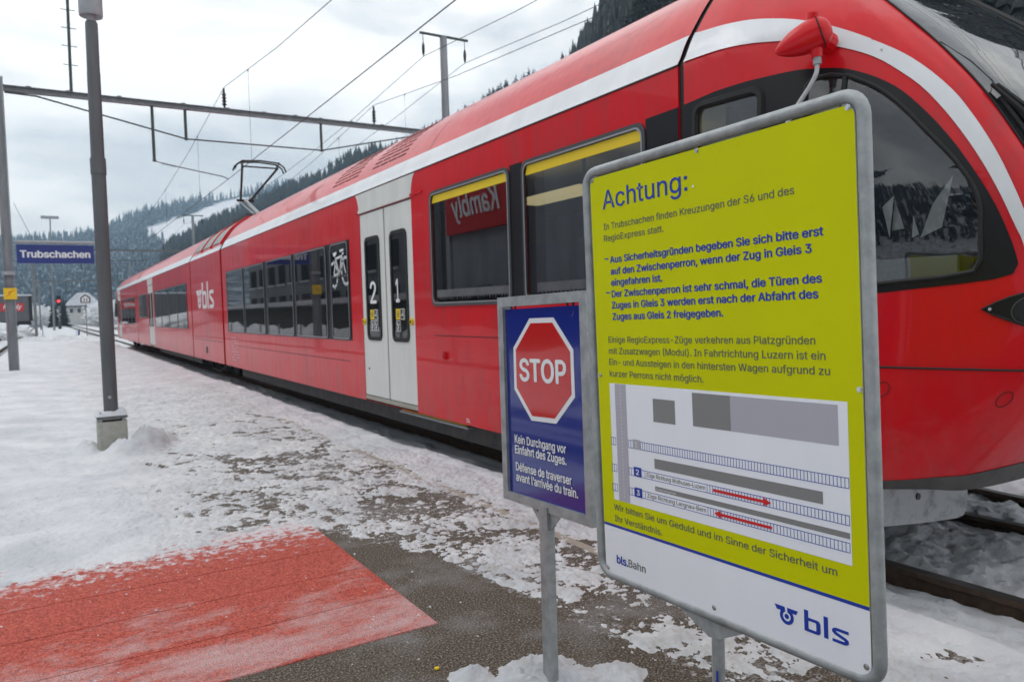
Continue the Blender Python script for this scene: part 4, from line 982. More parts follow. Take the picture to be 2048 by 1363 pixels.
# ---- power module
side_panel('side_wall', 16.43, 20.17, -1.03, 1.33, [], RED, TR)
flat('logo_board', [(16.5, -.99), (16.5, 1.30), (20.1, 1.30), (20.1, -.99)], RED, TR, .012) if False else None
VENT = vary('grey_roof_vent', (.34, .34, .33), (.28, .28, .27), 6., .5)
def pm_roof():
    roof_shell(16.43, 20.17, RED, TR); 
    b = MB(); pr = [(CX-h-.003, z+.001) for h, z in ROOF if z <= 1.45]
    b.add([(x, y, z+CH) for y in (16.43, 20.17) for x, z in pr], [(j, j+1, len(pr)+j+1, len(pr)+j) for j in range(len(pr)-1)]); b.build('white_stripe', WHITE, TR)
    pv = [(CX-h-.012, z+.01) for h, z in ROOF if 1.47 <= z <= 2.02]
    for k in range(3):
        y0 = 16.66+k*1.17; b = MB(); n = len(pv)
        b.add([(x, y, z+CH) for y in (y0, y0+1.03) for x, z in pv], [(j, j+1, n+j+1, n+j) for j in range(n-1)]); b.build('roof_vent', VENT, TR)
        b = MB(); pf = [(CX-h-.028, z+.022) for h, z in ROOF if 1.45 <= z <= 2.05]; n = len(pf)
        for yy in (y0-.08,):
            b.add([(x, y, z+CH) for y in (yy, yy+.06) for x, z in pf]+[(x+.06, y, z+CH-.04) for y in (yy, yy+.06) for x, z in pf],
                  [(j, j+1, n+j+1, n+j) for j in range(n-1)]+[(2*n+j, 2*n+j+1, 3*n+j+1, 3*n+j) for j in range(n-1)]+[(j, j+1, 2*n+j+1, 2*n+j) for j in range(n-1)]+[(n+j, n+j+1, 3*n+j+1, 3*n+j) for j in range(n-1)])
        b.build('roof_fin', RED, TR)
pm_roof()
def emblem(o, U, V, Nn, h, m, parent, depth=.001, mapf=None, sx=1.):
    """winged wheel: ring open at the top, hub dot, two flat-topped wings"""
    b = MB(); n = 26; k = h/.0405
    P = lambda *q: [(x*k*sx, y*k) for x, y in q]
    c = (.0337, .0193); ro, ri = .0192, .0112; a0, a1 = math.radians(108), math.radians(434)
    for i in range(n):
        t0, t1 = a0+(a1-a0)*i/n, a0+(a1-a0)*(i+1)/n
        b.prism(P(*[(c[0]+r_*math.cos(t), c[1]+r_*math.sin(t)) for r_, t in ((ri, t0), (ro, t0), (ro, t1), (ri, t1))]), o, U, V, Nn, depth)
    b.prism(P(*circ(c[0], c[1], .0060, 16)), o, U, V, Nn, depth)
    b.prism(P((0, .0405), (.0268, .0405), (.0288, .0385), (.0290, .0350), (.0290, .0300), (.0190, .0250), (.0160, .0300), (.0062, .0300)), o, U, V, Nn, depth*1.1)
    b.prism(P((.0360, .0405), (.0650, .0405), (.0600, .0310), (.0500, .0310), (.0478, .0240), (.0360, .0300)), o, U, V, Nn, depth*1.1)
    return b.build('emblem', m, parent)
def bls_letters(o, U, V, Nn, w, h, m, parent, depth=.001):
    b = MB(); t = .094*w; P = lambda q: b.prism(q, o, U, V, Nn, depth)
    P([(0, 0), (t, 0), (t, h), (0, h)])
    ou = rrect(.0, .375*w, 0, .665*h, .17*h, 6); inn = rrect(t, .375*w-t, .135*h, .665*h-.135*h, .05*h, 6)
    b.ring(ou, inn, Vector(o)+Vector(Nn)*depth*.1, U, V, Nn, depth)
    P([(0, 0), (.2*w, 0), (.2*w, .134*h), (0, .134*h)])
    P([(.455*w, 0), (.455*w+t, 0), (.455*w+t, h), (.455*w, h)])
    s_ = [(1.0, .598), (.74, .598), (.700, .575), (.683, .53), (.683, .47), (.715, .41), (.93, .255), (.955, .205), (.955, .13), (.93, .085), (.895, .066), (.645, .066)]
    pts = [(x*w, y*h) for x, y in s_]
    L, Rr = [], []
    for i, p in enumerate(pts):
        a = pts[max(0, i-1)]; c = pts[min(len(pts)-1, i+1)]; d = math.hypot(c[0]-a[0], c[1]-a[1]); nx, ny = -(c[1]-a[1])/d, (c[0]-a[0])/d
        hx, hy = t*.5, .067*h
        L.append((p[0]+nx*hx, p[1]+ny*hy)); Rr.append((p[0]-nx*hx, p[1]-ny*hy))
    for i in range(len(pts)-1): P([L[i], L[i+1], Rr[i+1], Rr[i]])
    return b.build('operator_lettering', m, parent)
emblem((XS, 19.42, Z(.15)), XU, XV, XN, .44, PRINTW, TR, .004, sx=.98)
bls_letters((XS, 18.66, Z(.15)), XU, XV, XN, 1.38, .60, PRINTW, TR, .004)
flat('panel_joint', [(16.5, -.574), (16.5, -.564), (20.1, -.564), (20.1, -.574)], DARKRED, TR, .002)
flat('hatch_plate', rrect(18.28, 18.46, -.87, -.72, .02, 2), SKIRT, TR, .006)
# ---- car B and C
def far_car(y0, y1, wins, doors, parent=TR):
    side_panel('side_wall', y0, y1, -1.03, 1.33, [[(a, -1.029), (c, -1.029), (c, 1.095), (a, 1.095)] for a, c in doors], RED, parent)
    roof_shell(y0, y1, RED, parent); stripe(y0, y1, parent)
    for a, c, z0, z1, n in wins:
        flat('window_band', [(c, z0-.012), (c, z1+.012), (a, z1+.012), (a, z0-.012)], BLACK, parent, .003)
        w = (c-a)/n
        for i in range(n): plain_window(a+i*w+.02, a+(i+1)*w-.02, z0, z1, parent, .07, DGLASS, wf=.022, inset=-.006)
    for a, c in doors: door(a, c, parent); surround(a, c, parent)
far_car(20.28, 33.40, [(20.9, 27.65, -.33, .83, 4), (29.9, 32.65, -.02, .83, 2)], [(28.1, 29.53)])
far_car(33.55, 43.5, [(34.2, 40.6, -.28, .82, 4)], [(41.2, 42.63)])
# tail cab tapering
b = MB(); secs = [(43.5, 0, 0), (44.6, .06, .0), (45.5, .22, .25), (46.2, .5, .75), (46.7, .95, 1.5)]
pr0 = [(XS, -1.03), (XS, 1.33)]+[(CX-h, z) for h, z in ROOF[1:]]; pr0 = pr0+[(2*CX-x, z) for x, z in pr0[::-1]]; n = len(pr0)
for y, i_, d in secs:
    for x, z in pr0:
        f = (CX-x)/1.52; b.v.append((CX-f*(1.52-i_), y, max(-1.0, min(z, 2.31-d*(.6+.4*(z > 1)))) + CH))
for i in range(len(secs)-1):
    for j in range(n-1): b.f.append((i*n+j, i*n+j+1, (i+1)*n+j+1, (i+1)*n+j)); b.m.append(0)
b.f.append(tuple(range((len(secs)-1)*n, len(secs)*n))); b.m.append(0)
b.build('tail_cab', RED, TR, smooth=40)
flat('cab_side_window', [(43.0, .05), (43.0, .92), (44.4, .90), (44.9, .05)], DGLASS, TR, .02)

# ---- underframe, wheels
b = MB(); b.box(3.28, 3.32, 3.6, 15.6, Z(-1.24), Z(-1.035)); b.box(3.24, 3.29, 3.4, 16.2, Z(-1.065), Z(-1.035)); b.box(3.4, 5.8, 3.4, 16.2, Z(-1.2), Z(-1.04)); b.build('underframe_skirt', SKIRT, TR)
b = MB(); b.box(3.20, 3.3, 6.0, 7.55, Z(-1.105), Z(-1.085)); b.build('folding_step', RIM, TR)
b = MB(); b.box(3.205, 3.3, 6.05, 7.5, Z(-1.079), Z(-1.071)); b.box(3.215, 3.3, 6.05, 7.5, Z(-1.092), Z(-1.086)); b.build('step_edge_marking', WARN, TR)
b = MB(); b.box(3.5, 5.7, 20.4, 33.2, Z(-1.2), Z(-1.035)); b.box(3.3, 3.36, 20.3, 28.5, Z(-1.22), Z(-1.035)); b.box(3.5, 5.7, 33.6, 41.5, Z(-1.18), Z(-1.035)); b.box(3.6, 5.6, 16.4, 20.2, Z(-1.12), Z(-1.03)); b.build('underframe', SKIRT, TR)
for y in (4.9, 7.2, 17.2, 19.2, 30.5, 32.3, 43.2, 44.8):
    for x in (3.97, 5.28):
        b = MB(); b.lathe((x, y, -.15+.38), [(.06, -.07), (.36, -.065), (.38, -.05), (.375, .055), (.40, .06), (.40, .075), (.06, .08)], 30, 'x'); w = b.build('wheel', RUBBER, TR, smooth=True)
    b = MB(); b.tube([(3.9, y, .23), (5.35, y, .23)], .07, 10); b.box(3.70, 3.84, y-.16, y+.16, .08, .34); b.tube([(3.76, y-.24, .1), (3.76, y-.24, .33)], .05, 8); b.tube([(3.76, y+.24, .1), (3.76, y+.24, .33)], .05, 8); b.build('axle_box', SKIRT, TR)
b = MB(); b.tube([(3.3, 18.9, Z(-1.05)), (3.27, 18.6, Z(-1.24)), (3.3, 18.0, Z(-1.28)), (3.35, 17.4, Z(-1.1))], .02, 6); b.tube([(3.4, 18.6, Z(-1.05)), (3.38, 18.2, Z(-1.2)), (3.4, 17.7, Z(-1.22)), (3.45, 17.1, Z(-1.05))], .018, 6); b.build('cable_loop', RUBBER, TR)

# ---- pantograph
def panto():
    m = RUBBER; b = MB(); y = 19.0; z = 3.70
    for dy in (-.11, .11): b.tube([(4.00, y+dy, Z(z-.24)), (4.05, y+dy, Z(z-.12)), (4.18, y+dy, Z(z-.03)), (4.62, y+dy, Z(z)), (5.04, y+dy, Z(z-.03)), (5.17, y+dy, Z(z-.12)), (5.22, y+dy, Z(z-.24))], .020, 6)
    for x in (4.2, 5.04): b.tube([(x, y-.16, Z(z-.02)), (x, y, Z(z-.15)), (x, y+.16, Z(z-.02))], .014, 6)
    p = b.build('pantograph', m, TR)
    b = MB(); K = (4.62, 20.7, Z(2.98))
    b.tube([(4.2, y, Z(z-.14)), (4.5, 20.7, Z(2.98))], .028, 6); b.tube([(5.04, y, Z(z-.14)), (4.74, 20.7, Z(2.98))], .028, 6); b.tube([(4.4, 20.7, Z(2.98)), (4.84, 20.7, Z(2.98))], .035, 8); b.tube([(4.2, y, Z(z-.14)), (5.04, y, Z(z-.14))], .02, 6)
    b.build('upper_arm', m, p)
    b = MB(); b.tube([(4.62, 20.7, Z(2.98)), (4.62, 19.2, Z(2.42))], .05, 8); b.tube([(4.5, 20.65, Z(2.9)), (4.5, 19.0, Z(2.36))], .018, 6); b.build('lower_arm', RIM, p)
    b = MB(); b.box(4.1, 5.15, 18.3, 19.9, Z(2.26), Z(2.34)); b.build('pantograph_base', SKIRT, p)
panto()

# ---- nose of car A
LS = .36/1.52
TE = y_to_t(float(yef(.9))+.03, .9)                       # t of the windscreen corner
CABG = [(2.22, 1.038), (2.098, .957), (1.991, .848), (1.886, .715), (1.786, .587), (1.717, .475), (1.688, .41), (1.674, .344), (1.668, .145), (1.692, .090), (1.80, .072), (2.098, .050), (2.36, .042), (2.40, .08), (2.405, .95), (2.40, 1.03), (2.37, 1.058), (2.30, 1.060)]
SMW = [(y, z) for y, z in rrect(2.625, 3.035, .55, 1.066, .055, 5)]
def mirror(pl): return [(2-t, z) for t, z in pl][::-1]
CABG = [tuple(p) for p in catmull(CABG[:8], 3)]+CABG[8:]
cabh = yz(CABG, step=.06); smh = yz(SMW, step=.08)
bot = [(t, -1.03+.20*s01(t/.55)+.05*s01((t-.5)/.5)) for t in np.linspace(0, 1, 26)]; bot = [(t, float(z)) for t, z in bot]
outer = bot+[(2-t, z) for t, z in bot[::-1]][1:]+[(2.0, z) for z in np.linspace(-.9, 2.2, 26)]+[(t, 2.25) for t in np.linspace(2.0, 0, 30)]+[(0., z) for z in np.linspace(2.15, -.95, 26)]
body = nose_patch('nose_body', outer, [cabh, smh, mirror(cabh)], RED, TR, 0, tstep=.026, zstep=.055)
b = MB(); tn = [(t, 2.25) for t in np.linspace(0, 2, 30)]; b.add([nose_pt(t, z) for t, z in tn]+[(CX, 3.12, Z(2.32))], [(i, i+1, 30) for i in range(29)]); b.build('roof_cap', RED, TR)
# white stripe sweeping down
st = [(3.16, 1.507), (2.912, 1.485), (2.75, 1.462), (2.62, 1.428), (2.52, 1.395), (2.439, 1.360), (2.36, 1.322), (2.28, 1.278), (2.2, 1.228), (2.06, 1.132), (1.944, 1.030), (1.825, .895), (1.738, .763), (1.653, .610), (1.595, .484), (1.54, .345), (1.50, .22), (1.465, .08), (1.45, -.05)]
sb = [(1.475, -.05), (1.505, .08), (1.534, .205), (1.557, .265), (1.609, .396), (1.677, .539), (1.748, .666), (1.834, .800), (1.935, .932), (2.056, 1.049), (2.125, 1.105), (2.193, 1.148), (2.288, 1.196), (2.388, 1.240), (2.48, 1.27), (2.576, 1.29), (2.70, 1.312), (2.841, 1.326), (3.0, 1.330), (3.16, 1.330)]
st = [tuple(p) for p in catmull(st, 3)]; sb = [tuple(p) for p in catmull(sb, 3)]
nose_patch('white_stripe', yz([(min(y, 3.119), z) for y, z in st+sb], step=.05), [], WHITE, TR, .005, tstep=.026, zstep=.04)
# black window area
blk = [(3.119, .0), (3.119, 1.098), (2.9, 1.118), (2.7, 1.124), (2.483, 1.120), (2.40, 1.112), (2.31, 1.096), (2.225, 1.071), (2.104, 1.005), (1.998, .92), (1.894, .80), (1.806, .68), (1.738, .572), (1.656, .425), (1.600, .300), (1.560, .180), (1.545, .115), (1.56, .075), (1.62, .055), (1.738, .040), (2.029, .014), (2.5, .0)]
blk = blk[:3]+[tuple(p) for p in catmull(blk[3:17], 3)]+blk[17:]
nose_patch('window_band', yz(blk, step=.05), [cabh, smh], BLACK, TR, .004, tstep=.026, zstep=.05)
def loop_tube(name, poly, off, r_, m, parent, closed=True):
    b = MB(); b.tube([nose_pt(t, z, off) for t, z in poly], r_, 6, closed=closed); return b.build(name, m, parent, smooth=True)
cw = nose_patch('cab_window', cabh, [], CABGLASS, TR, -.004, tstep=.03, zstep=.07, smooth=True); loop_tube('window_seal', cabh, .004, .011, RUBBER, cw)
b = MB(); b.tube([nose_pt(y_to_t(2.235, z), z, .004) for z in np.linspace(.06, 1.05, 12)], .012, 6); b.build('window_divider', RUBBER, cw)
sw = nose_patch('small_cab_window', smh, [], CABGLASS, TR, -.004, tstep=.05, zstep=.1); loop_tube('window_seal', smh, .006, .022, RUBBER, sw)
nose_patch('cab_window', mirror(cabh), [], CABGLASS, TR, -.004, tstep=.03, zstep=.07)
# windscreen
def tcor(z): return y_to_t(float(yef(z))-.005, z)+.012
zs = list(np.linspace(-.02, 2.02, 30)); ws = [(tcor(z), z) for z in zs]; ws = ws+[(t, 2.02) for t in np.linspace(tcor(2.02), 2-tcor(2.02), 16)][1:-1]+mirror(ws)+[(t, -.02) for t in np.linspace(2-tcor(-.02), tcor(-.02), 16)][1:-1]
nose_patch('windscreen', ws, [], WSCREEN, TR, .004, tstep=.04, zstep=.08)
for s_ in (0, 1):
    b = MB(); b.tube([nose_pt((2-t if s_ else t), z, .004) for t, z in [(tcor(z)-.004, z) for z in zs]], .0045 if not s_ else .05, 8); b.build('windscreen_seal', RUBBER, TR, smooth=True)
b = MB(); b.tube([nose_pt(t, z, .004) for t, z in [(tcor(1.12)+.01, 1.15), (tcor(1.0)+.06, 1.04), (tcor(.9)+.07, .93), (tcor(.84)+.01, .86)]], .003, 5); b.build('screen_heater_wire', RUBBER, TR)
for dt in (0, .035):
    b = MB(); b.tube([nose_pt(tcor(.88)+.018+dt*.6, .90, .035), nose_pt(tcor(.75)+.05+dt, .74, .055), nose_pt(tcor(.55)+.07+dt*1.4, .52, .05), nose_pt(tcor(.3)+.10+dt*2, .26, .05)], [.010, .014, .012, .010], 6)
    w = b.build('wiper_arm', RUBBER, TR, smooth=True)
    b = MB(); b.tube([nose_pt(tcor(.8)+.03+dt, .84, .015), nose_pt(tcor(.5)+.045+dt, .55, .015), nose_pt(tcor(.25)+.07+dt, .2, .015)], .011, 6); b.build('wiper_blade', RUBBER, w, smooth=True)
# joint lines, headlight, tow cover marks, dark lower lip
loop_tube('panel_joint', [(t, -.327) for t in np.linspace(.02, 1.6, 50)], .001, .005, RUBBER, TR, False)
hlp = [(1.665, -.070), (1.62, -.045), (1.57, -.022), (1.50, .0), (1.44, .01), (1.385, .0), (1.375, -.08), (1.385, -.16), (1.45, -.165), (1.52, -.142), (1.58, -.115), (1.63, -.09)]
hl = nose_patch('headlight', yz(hlp, step=.03), [], BLACK, TR, .006, tstep=.02, zstep=.04)
loop_tube('headlight_rim', yz(hlp, step=.03), .006, .005, RUBBER, hl)
def nring(yc, zc, ry, rz, w, m, name, parent, off):
    tc_ = y_to_t(yc, zc); tt = [(tc_+(y_to_t(yc-ry*math.cos(2*PI*i/24), zc)-tc_), zc+rz*math.sin(2*PI*i/24)) for i in range(24)]
    return loop_tube(name, tt, off, w, m, parent)
tt = yz([(1.50-.062*math.cos(2*PI*i/24), -.078+.055*math.sin(2*PI*i/24)) for i in range(24)], step=1); nose_patch('headlamp_lens', tt, [], CHROME, hl, .010, tstep=.02, zstep=.03)
nring(1.50, -.078, .066, .058, .0025, SKIRT, 'lens_ring', hl, .012)
b = MB(); p = nose_pt(y_to_t(1.635, -.07), -.07, .008); b.lathe(p, [(.007, -.006), (.007, .004)], 10, 'x'); b.build('headlight_screw', ALU, hl)
nring(1.610, -.453, .022, .034, .0018, DARKRED, 'cover_cap', TR, .001)
nring(2.050, -.43, .03, .034, .0018, DARKRED, 'cover_cap', TR, .001)
b = MB(); p0 = [nose_pt(t, z, .004) for t, z in bot+[(2-t, z) for t, z in bot[::-1]][1:]]; kk = len(p0)
lip = [(x, y+.03, z-.014-.075*float(s01((i/kk)/.42))) for i, (x, y, z) in enumerate(p0)]
ins = [(CX+(x-CX)*.9, y+.25, z-.0) for x, y, z in lip]
b.add(p0+lip+ins, [(i, i+1, kk+i+1, kk+i) for i in range(kk-1)]+[(kk+i, kk+i+1, 2*kk+i+1, 2*kk+i) for i in range(kk-1)]); b.build('bumper_lip', SKIRT, TR, smooth=True)
# snow plough plate
PLW = vary('snow_caked_plough', (.46, .47, .49), (.20, .20, .21), 9., .85, bump=.9, bscale=45., lo=.50, hi=.72, rgh=.75)
b = MB(); pr = rrect(0, 1, 0, 1, .08, 3)
PX = [3.36, 3.7, 4.02]
poly = [(3.30, -1.17), (3.72, -1.216), (4.10, -1.262), (4.40, -1.290), (4.47, -1.285), (4.505, -1.25), (4.515, -1.19), (4.515, -1.0), (3.30, -1.0)]
b.prism(poly, (0, 2.34, CH), (1, 0, 0), (0, 0, 1), (0, -1, 0), .02); pw = b.build('snow_plough', PLW, TR)
b = MB(); b.prism([(4.10, -1.30), (5.9, -1.38), (5.9, -1.0), (4.10, -1.0)], (0, 2.6, CH), (1, 0, 0), (0, 0, 1), (0, -1, 0), .02); b.build('snow_plough', PLW, TR) if False else None
b = MB(); b.lathe((4.0, 2.318, Z(-1.10)), [(.018, -.008), (.018, .0)], 10, 'y'); b.build('plough_bolt', SKIRT, pw)
b = MB(); b.box(3.3, 5.9, 2.5, 3.4, Z(-1.0), Z(-.9)); b.build('nose_floor', SKIRT, TR)
# mirror pod and its arm
pd = MB(); c0 = Vector((3.10, 2.315, Z(1.215))); ax = Vector((.50, -.80, .30)).normalized(); u, w_ = frame_of(ax)
prof = [(-.150, .0), (-.140, .018), (-.115, .036), (-.075, .056), (-.025, .070), (.030, .076), (.070, .070), (.096, .050), (.108, .028), (.112, .0)]
vs = [];
for d_, r_ in catmull(prof, 4):
    for j in range(24): t = 2*PI*j/24; vs.append(c0+ax*d_+(u*math.cos(t)*.9+w_*math.sin(t))*max(r_, .0005))
k = len(vs)//24; pd.add(vs, [(i*24+j, i*24+(j+1) % 24, (i+1)*24+(j+1) % 24, (i+1)*24+j) for i in range(k-1) for j in range(24)])
pd.tube([c0+Vector((.012, -.02, .03)), c0+Vector((.014, -.022, .105))], .030, 16)
pd.tube([c0+Vector((.018, -.03, -.02)), c0+Vector((.022, -.036, -.098))], [.032, .024], 16)
pod = pd.build('mirror_pod', RED, TR, smooth=55)
b = MB(); b.tube([c0+Vector((0, -.02, .02)), c0+Vector((.16, .0, .0))], .05, 12); b.build('pod_bracket', RED, pod)
rim = [c0+ax*.062+(u*math.cos(2*PI*j/24)*.9+w_*math.sin(2*PI*j/24))*.0735 for j in range(24)]; b = MB(); b.tube(rim, .004, 5, closed=True); b.build('pod_seam', DARKRED, pod)
b = MB(); e0 = c0+Vector((.022, -.036, -.095)); b.tube([e0, e0+Vector((0, -.002, -.035))], .019, 14); b.build('collar', GALV, pod)
b = MB(); b.tube([tuple(p) for p in catmull([e0+Vector((0, 0, -.03)), e0+Vector((0, .006, -.075)), e0+Vector((0, .045, -.13)), e0+Vector((0, .13, -.22)), e0+Vector((0, .20, -.33)), e0+Vector((0, .21, -.52))], 5)], .0105, 10); b.build('mirror_arm', PALE, pod, smooth=True)
b = MB(); mm = e0+Vector((0, .21, -.52)); b.prism(rrect(-.09, .09, -.26, .02, .03, 3), mm, (1, 0, 0), (0, 0, 1), (0, -1, 0), .05); b.build('mirror_housing', RUBBER, pod)
# cab furniture seen through the glass
b = MB(); b.box(3.45, 5.8, 1.75, 2.15, Z(-.3), Z(.18)); b.prism([(1.72, .18), (2.15, .18), (2.15, .27), (1.95, .40), (1.72, .30)], (3.5, 0, CH), (0, 1, 0), (0, 0, 1), (1, 0, 0), 1.4); b.build('driver_desk', INTD, TR)
b = MB(); b.box(3.35, 5.9, 2.1, 3.05, Z(1.10), Z(1.14)); b.build('cab_ceiling', INTW, TR)
for x, y in ((3.8, 2.4), (4.5, 2.5), (4.3, 2.9)):
    b = MB(); b.lathe((x, y, Z(1.085)), [(.06, 0), (.075, .015)], 18); b.build('ceiling_downlight', RUBBER, TR)
b = MB(); b.prism(rrect(3.9, 4.4, -.2, .75, .1, 4), (0, 2.75, CH), (1, 0, 0), (0, 0, 1), (0, 1, 0), .12); b.prism(rrect(3.9, 4.4, -.35, -.2, .05, 4), (0, 2.4, CH), (1, 0, 0), (0, 0, 1), (0, 1, 0), .45); b.build('driver_seat', SEATM, TR)
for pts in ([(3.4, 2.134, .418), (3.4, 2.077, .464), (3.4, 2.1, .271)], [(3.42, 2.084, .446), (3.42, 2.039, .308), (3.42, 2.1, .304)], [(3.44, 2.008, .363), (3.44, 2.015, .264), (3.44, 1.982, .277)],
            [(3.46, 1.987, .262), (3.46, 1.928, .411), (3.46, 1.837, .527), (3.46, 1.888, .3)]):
    b = MB(); b.add([(x, y, z+CH) for x, y, z in pts], [tuple(range(len(pts)))]); b.build('reflection_sheet', PRINTW, TR)  # white sheets added inside the glass, standing in for snowy roof reflections
b = MB(); b.box(3.42, 3.44, 1.80, 2.35, Z(-.3), Z(.17)); b.build('window_sill_lining', INTW, TR)

# ------------------------------------------------------------------ the two signs in front
def axes(deg_a, deg_b, deg_c):
    a, b_, c = (math.radians(q) for q in (deg_a, deg_b, deg_c))
    U = Vector((math.cos(a), math.sin(a), 0)); Nn = Vector((math.sin(a), -math.cos(a), 0)); V = Vector((0, 0, 1))
    V2 = math.cos(b_)*V+math.sin(b_)*Nn
    U2, V3 = math.cos(c)*U+math.sin(c)*V2, -math.sin(c)*U+math.cos(c)*V2
    return U2, V3, U2.cross(V3)
def info_sign():
    U, V, Nn = axes(-89.668, .417, 1.152)
    if Nn.x > 0: Nn = -Nn                                  # outward = towards the viewer
    P0 = Vector((1.43, 1.8739, Z(.4113))); Wd, Hd = .9473, 1.2555
    r = thing('information_sign', 'large yellow-green and white passenger notice on a galvanised tube frame', 'sign', (1.44, 1.40, 0))
    D = -V
    e = .010                                               # sheet stands this far in front of the tube axis
    def q(u, v): u = u*1.0100; v = v*.997; return (u+(1.874-u)*e/1.43, v)      # measured outline positions on the sheet
    R_ = .0145; pts = []
    for cu, cv, t0 in ((Wd-.06, .06, -90), (Wd-.06, Hd-.06, 0), (.06, Hd-.06, 90), (.06, .06, 180)):
        for i in range(7):
            t = math.radians(t0+15*i); pts.append(P0+U*(cu+(.06-R_)*math.cos(t))+D*(cv+(.06-R_)*math.sin(t)))
    b = MB(); b.tube(pts, R_, 14, closed=True); b.build('tube_frame', GALV, r, smooth=True)
    pl = P0+Nn*e
    def poly(ps, h, m, name, parent, th=.0004):
        b = MB(); b.prism([(q(u, v)[0], -q(u, v)[1]) for u, v in ps], pl+Nn*h, U, V, Nn, th); return b.build(name, m, parent)
    def box(u0, v0, u1, v1): return [(u0, v0), (u1, v0), (u1, v1), (u0, v1)]
    sheet = [(u, v) for u, v in rrect(.031, .903, .036, 1.236, .026, 5)]
    back = MB(); back.prism([(q(u, v)[0], -q(u, v)[1]) for u, v in sheet], pl-Nn*.003, U, V, Nn, .003); panel = back.build('sign_panel', PANELW, r)
    # yellow-green upper field, white foot, blue line
    fld = [(u, v) for u, v in rrect(.031, .903, .036, 1.236, .026, 5) if v < 1.0]
    fld = [p for p in fld]; fld = sorted(fld, key=lambda p: math.atan2(p[1]-.6, p[0]-.467)); fld += [(.903, 1.082), (.031, 1.082)]
    fld.sort(key=lambda p: math.atan2(p[1]-.6, p[0]-.467)); poly(fld, 0, LIME, 'yellow_field', panel)
    poly(box(.031, 1.082, .903, 1.090), .0002, INKB, 'blue_line', panel)
    def T(s, u, v, w, cap, m, bold=0., name='lettering', sp=1.0, h=.0010):
        u2, v2 = q(u, v); w2 = q(u+w, v)[0]-u2; o = text(name, s, pl+U*u2-V*v2, U, V, Nn, w2, cap, m, panel, bold=bold, spacing=sp, depth=h); return o
    T('Achtung:', .087, .1355, .344, .0535, INKB, .006)
    b = MB(); b.prism(circ(q(.451, .129)[0], -q(.451, .129)[1], .0035, 12), pl+Nn*.0006, U, V, Nn, .0005); b.build('sticker_dot', PRINTW, panel)
    for s, u, v, w in (('In Trubschachen finden Kreuzungen der S6 und des', .087, .1965, .666), ('RegioExpress statt.', .086, .231, .252),
                       ('Einige RegioExpress-Züge verkehren aus Platzgründen', .088, .5315, .706), ('mit Zusatzwagen (Modul). In Fahrtrichtung Luzern ist ein', .088, .565, .730),
                       ('Ein- und Aussteigen in den hintersten Wagen aufgrund zu', .087, .598, .741), ('kurzer Perrons nicht möglich.', .087, .6325, .375),
                       ('Wir bitten Sie um Geduld und im Sinne der Sicherheit um', .082, 1.036, .748), ('Ihr Verständnis.', .083, 1.070, .203)): T(s, u, v, w, .0182, INKG, .008)
    for s, u, v, w in (('–', .086, .291, .016), ('Aus Sicherheitsgründen begeben Sie sich bitte erst', .111, .296, .711), ('auf den Zwischenperron, wenn der Zug in Gleis 3', .112, .3305, .680), ('eingefahren ist.', .112, .3635, .213),
                       ('–', .086, .391, .016), ('Der Zwischenperron ist sehr schmal, die Türen des', .112, .397, .703), ('Zuges in Gleis 3 werden erst nach der Abfahrt des', .111, .4305, .694), ('Zuges aus Gleis 2 freigegeben.', .112, .464, .423)): T(s, u, v, w, .0190, INKB, .028)
    # track plan
    mp_ = poly(box(.084, .653, .867, 1.004), .0006, PANELW, 'track_plan', panel)
    poly(box(.108, .654, .157, 1.003), .0012, MAPL, 'plan_road', panel)
    for k in range(34): poly(box(.132, .658+k*.0102, .1335, .663+k*.0102), .0018, PRINTW, 'plan_road_dash', panel) if k % 1 == 0 and k < 33 else None
    poly(box(.270, .687, .355, .752), .0012, MAPG, 'plan_building', panel); poly(box(.420, .661, .548, .749), .0012, MAPG, 'plan_building', panel); poly(box(.548, .661, .844, .749), .0012, MAPL, 'plan_building', panel)
    poly(box(.267, .856, .801, .884), .0012, MAPG, 'plan_platform', panel); poly(box(.266, .934, .864, .947), .0012, MAPG, 'plan_platform', panel)
    T('Zwischenperron', .270, .9445, .078, .0075, PRINTW, .0, h=.0022)
    def ladder(v0, v1, segs, lab):
        b = MB()
        for u0, u1 in segs:
            n_ = int((u1-u0)/.0092)
            for vv in (v0, v1): b.prism([(q(a, c)[0], -q(a, c)[1]) for a, c in box(u0, vv-.0007, u1, vv+.0007)], pl+Nn*.0012, U, V, Nn, .0004)
            for i in range(n_+1): uu = u0+(u1-u0)*i/max(1, n_); b.prism([(q(a, c)[0], -q(a, c)[1]) for a, c in box(uu-.0006, v0, uu+.0006, v1)], pl+Nn*.0012, U, V, Nn, .0004)
        if lab:
            for vv in (v0, v1): b.prism([(q(a, c)[0], -q(a, c)[1]) for a, c in box(.226, vv-.0007, .461, vv+.0007)], pl+Nn*.0012, U, V, Nn, .0004)
        o = b.build('plan_track', INKB, panel, kind='stuff')
        if lab: T(lab, .232, v1-.0055, .222, .0115, INKG, .014)
    ladder(.816, .838, [(.082, .103), (.160, .180), (.211, .865)], None)
    ladder(.897, .918, [(.081, .103), (.158, .179), (.210, .226), (.461, .864)], 'Züge Richtung Wolhusen–Luzern')
    ladder(.956, .977, [(.079, .103), (.157, .178), (.208, .224), (.461, .863)], 'Züge Richtung Langnau–Bern')
    for i, (v0, m_) in enumerate(((.811, MAPL), (.891, INKB), (.951, INKB))):
        poly(box(.180, v0, .211, v0+.0275), .0020, m_, 'track_number_field', panel); T(str(i+1), .190 if i else .192, v0+.0215, .012 if i else .006, .015, PRINTW, .02, h=.0030)
